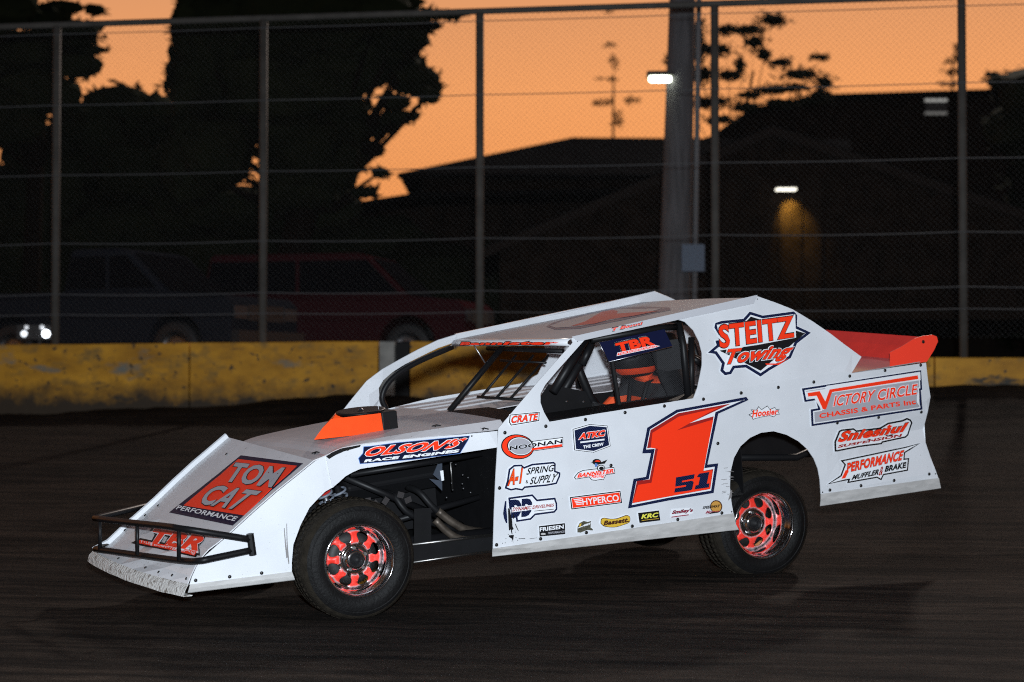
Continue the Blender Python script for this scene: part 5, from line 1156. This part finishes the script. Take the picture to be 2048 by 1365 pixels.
for nm, txt, mm, wt, k0, k1, t0, t1, off in (('name_decal', 'Bannister', BLK, .10, .085, .965, -.15, 1.15, .006), ('name_decal', 'Bannister', RED, .05, .10, .95, .05, .95, .008)):
    cu = bpy.data.curves.new('txt', 'FONT'); cu.body = txt; cu.offset = wt; cu.shear = .2; cu.resolution_u = 3; cu.space_character = 1.1
    ob = bpy.data.objects.new('txt', cu); COL.objects.link(ob); me = bpy.data.meshes.new_from_object(ob.evaluated_get(bpy.context.evaluated_depsgraph_get()))
    v0 = [(q.co.x, q.co.y) for q in me.vertices]; f = [tuple(p.vertices) for p in me.polygons]; bpy.data.objects.remove(ob)
    x0, x1 = min(q[0] for q in v0), max(q[0] for q in v0); y0, y1 = min(q[1] for q in v0), max(q[1] for q in v0)
    mesh(nm, [vput(k0+(k1-k0)*(x-x0)/(x1-x0), t0+(t1-t0)*(y-y0)/(y1-y0), off) for x, y in v0], f, mm, car)['label'] = 'Bannister name along the front edge of the roof'
# window banner
bq = Z4([(720, 480), (1310, 358), (1385, 515), (805, 655)])
ban = bpy.data.objects.new('window_banner', None); link(ban, car)
v, f = fill(bq); mesh('banner_sheet', [Yp(u, v_, .655) for u, v_ in v], f, NAVY, ban, solid=.004)
tube('banner_rod', [Yp(*Z4([(805, 657)])[0], .66), Yp(*Z4([(1385, 516)])[0], .66)], .0035, ALU, ban); tube('banner_rod', [Yp(*Z4([(720, 480)])[0], .66), Yp(*Z4([(805, 657)])[0], .66)], .0035, ALU, ban)
decal('banner_print', [T(Z4, 'TBR', (880, 590), (1245, 512), (852, 478), WHV, .11, 0, (1210, 402)), T(Z4, 'TBR', (886, 582), (1238, 506), (860, 486), BLK, .085, 0, (1206, 408)), T(Z4, 'TBR', (890, 572), (1232, 500), (864, 490), RED, .055, 0, (1200, 414)), PG(Z4, [(885, 572), (1225, 502), (1275, 512), (1225, 530), (880, 604)], WHV), PG(Z4, [(890, 576), (1222, 506), (1262, 513), (1222, 525), (886, 598)], RED), T(Z4, 'TYLER BANNISTER RACING', (898, 592), (1235, 520), (896, 578), WHV, .02, 0, (1232, 506))], plane=.655, off0=.004, parent=ban)

# ---- rivets
rm = MB(); rm.lathe([(0, 1), (.35, .9), (.5, .4), (.52, .001)], 14); RM = rm.build('rivet', RIV, car, True); rmesh = RM.data
def rivet(u, v, r, surf='side', first=[True]):
    p = proj(surf, u, v, .006); q = proj(surf, u+2, v, .006); s_ = proj(surf, u, v+2, .006); nrm = (q-p).cross(s_-p).normalized()
    if nrm.dot(Vector(EYE)-p) < 0: nrm = -nrm
    o = RM if first[0] else RM.copy()
    if not first[0]: link(o, car)
    first[0] = False; o.location = p; o.rotation_euler = Vector((0, 1, 0)).rotation_difference(nrm).to_euler(); o.scale = (r, r, r)
for u, v in Z5([(557, 225), (208, 280), (895, 168), (1233, 108), (162, 752), (1113, 560), (513, 1185), (137, 1237), (903, 1132)]) + Z6([(432, 170), (745, 115), (1047, 65), (861, 470), (174, 1134), (539, 1080), (893, 1028)]) + \
        Z7([(252, 640), (482, 605), (702, 572), (925, 535), (1144, 500), (1365, 467), (848, 825), (1104, 790), (1369, 757), (1418, 1143), (1200, 1182), (995, 1215), (802, 1242)]): rivet(u, v, .0115)
for u, v in Z6([(972, 1018)]) + Z7([(757, 1255), (1457, 1142)]) + Z2([(460, 172), (1262, 95), (1308, 75)]): rivet(u, v, .005)
for u, v in Z7([(352, 55), (267, 72), (183, 90), (98, 105), (10, 125)]) + Z4([(520, 440), (572, 425), (555, 450), (518, 462), (1408, 236), (1528, 210), (1652, 184)]): rivet(u, v+1.5, .0045)
for u, v in Z1([(822, 1163), (1054, 1138), (1272, 1113)]): rivet(u, v, .0105)
for u, v in Z1([(300, 1020), (396, 1050), (485, 1082), (575, 1112), (668, 1133), (765, 1155), (345, 825), (483, 725), (571, 658), (1037, 307)]): rivet(u, v, .009, 'nose')
# dzus springs on the hood
bvh('hood', hood)
for u, v in ((496, 893), (633, 908), (873, 854), (968, 860)):
    p = proj('hood', u, v, .004); mb = MB(); mb.tube([p+Vector((.02, -.02, 0)), p+Vector((0, 0, .008)), p+Vector((-.02, .02, 0))], .004, 5); mb.tube([p+Vector((.02, .02, 0)), p+Vector((0, 0, .008)), p+Vector((-.02, -.02, 0))], .004, 5); mb.build('hood_clip', TUBE, car)

# ================================================================ DRIVER
SUIT = bpy.data.materials.new('orange_black_suit'); SUIT.use_nodes = True; t = SUIT.node_tree; b = t.nodes['Principled BSDF']; b.inputs['Roughness'].default_value = .8
c = t.nodes.new('ShaderNodeTexCoord'); wv = t.nodes.new('ShaderNodeTexWave'); wv.bands_direction = 'Z'; wv.inputs['Scale'].default_value = 1.9; wv.inputs['Distortion'].default_value = 1.2; wv.inputs['Detail'].default_value = 1; wv.inputs['Phase Offset'].default_value = 2.2
t.links.new(c.outputs['Object'], wv.inputs[0]); r = t.nodes.new('ShaderNodeValToRGB'); t.links.new(wv.outputs[0], r.inputs[0]); r.color_ramp.interpolation = 'CONSTANT'
r.color_ramp.elements[0].color = (.015, .015, .017, 1); r.color_ramp.elements[1].position = .70; r.color_ramp.elements[1].color = (.80, .09, .02, 1); t.links.new(r.outputs[0], b.inputs['Base Color'])
drv = bpy.data.objects.new('person', None); 
J = []; E_ = []; Rr = []
def jt(p, r, par=None):
    J.append(tuple(p)); Rr.append(r)
    if par is not None: E_.append((par, len(J)-1))
    return len(J)-1
hip = jt((-1.10, sy, .47), .15); sp1 = jt((-1.12, sy, .66), .145, hip); ch = jt((-1.10, sy, .86), .155, sp1); nk = jt((-1.06, sy, 1.0), .065, ch); hd = jt((-1.03, sy, 1.10), .085, nk); hd2 = jt((-1.02, sy, 1.19), .08, hd)
for sg in (1, -1):
    sh = jt((-1.08, sy+sg*.19, .93), .075, ch); el = jt((-.84, sy+sg*.25, .76), .052, sh); wr = jt((-.63, sy+sg*.17, .86), .036, el); pm_ = jt((-.585, sy+sg*.155, .885), .035, wr)
    for k in range(4): 
        a = jt((-.555, sy+sg*(.13+.014*k), .905-.018*k), .011, pm_); b_ = jt((-.525, sy+sg*(.145+.012*k), .905-.02*k), .010, a); jt((-.53, sy+sg*(.17+.008*k), .895-.02*k), .009, b_)
    a = jt((-.585, sy+sg*.125, .90), .012, pm_); jt((-.555, sy+sg*.12, .92), .010, a)
    th = jt((-.95, sy+sg*.12, .42), .095, hip); kn = jt((-.50, sy+sg*.14, .56), .065, th); an = jt((-.08, sy+sg*.12, .36), .045, kn); jt((.06, sy+sg*.12, .42), .035, an)
body = mesh('body', J, [], SUIT); body.data.edges.add(len(E_)); body.data.edges.foreach_set('vertices', [i for e in E_ for i in e]); body.data.update()
md = body.modifiers.new('skin', 'SKIN')
for i, sv in enumerate(body.data.skin_vertices[0].data): sv.radius = (Rr[i], Rr[i]); sv.use_root = (i == 0)
md2 = body.modifiers.new('sub', 'SUBSURF'); md2.levels = 2; md2.render_levels = 2
link(drv); drv.matrix_world = mw; body.parent = drv
tag(drv, 'driver in orange and black suit and helmet seated behind the window net', 'person')
# helmet with eye port and visor
mb = MB(); hc_ = Vector((-1.00, sy, 1.185)); nu, nv = 64, 44; vs = []
for i in range(nv+1):
    ph = math.pi*i/nv
    for j in range(nu):
        th = 2*math.pi*j/nu; x, y, z = math.sin(ph)*math.cos(th), math.sin(ph)*math.sin(th), math.cos(ph)
        ch_ = .03 if (x > .3 and z < -.2) else 0; vs.append((x*(.152+ch_), y*.128, z*.138 - (.03 if z < -.3 else 0)))
fs = []; mi = []
for i in range(nv):
    for j in range(nu):
        cz = math.cos(math.pi*(i+.5)/nv); cx2 = math.sin(math.pi*(i+.5)/nv)*math.cos(2*math.pi*(j+.5)/nu)
        if cz < -.86: continue
        if -.15 < cz < .38 and cx2 > .45: continue
        fs.append((i*nu+j, i*nu+(j+1) % nu, (i+1)*nu+(j+1) % nu, (i+1)*nu+j)); mi.append(0 if (-.72 < cz < -.42 or .46 < cz < .58) else (2 if .40 < cz < .46 else 1))
hel = mesh('helmet', [tuple(Vector(q)+hc_) for q in vs], fs, [mat('orange_helmet', (.80, .07, .02), .3, coat=.5), BPAN, WHV], drv, True, mi=mi, solid=.012)
vs = []
for i in range(7):
    z = -.16+.56*i/6
    for j in range(13):
        th = -1.15+2.3*j/12; rr_ = math.sqrt(max(0, 1-z*z)); vs.append((hc_.x+.158*rr_*math.cos(th), hc_.y+.133*rr_*math.sin(th), hc_.z+z*.138))
mesh('visor', vs, [(i*13+j, i*13+j+1, (i+1)*13+j+1, (i+1)*13+j) for i in range(6) for j in range(12)], mat('dark_visor', (.02, .02, .025), .08), drv, True)
tube('harness_strap', [Lx(-1.16, sy+.09, 1.0), Lx(-1.0, sy+.10, .98), Lx(-.945, sy+.07, .80), Lx(-.95, sy+.03, .55)], .018, BPAN, drv, 6)
tube('harness_strap', [Lx(-1.16, sy-.09, 1.0), Lx(-1.0, sy-.10, .98), Lx(-.945, sy-.07, .80), Lx(-.95, sy-.03, .55)], .018, BPAN, drv, 6)
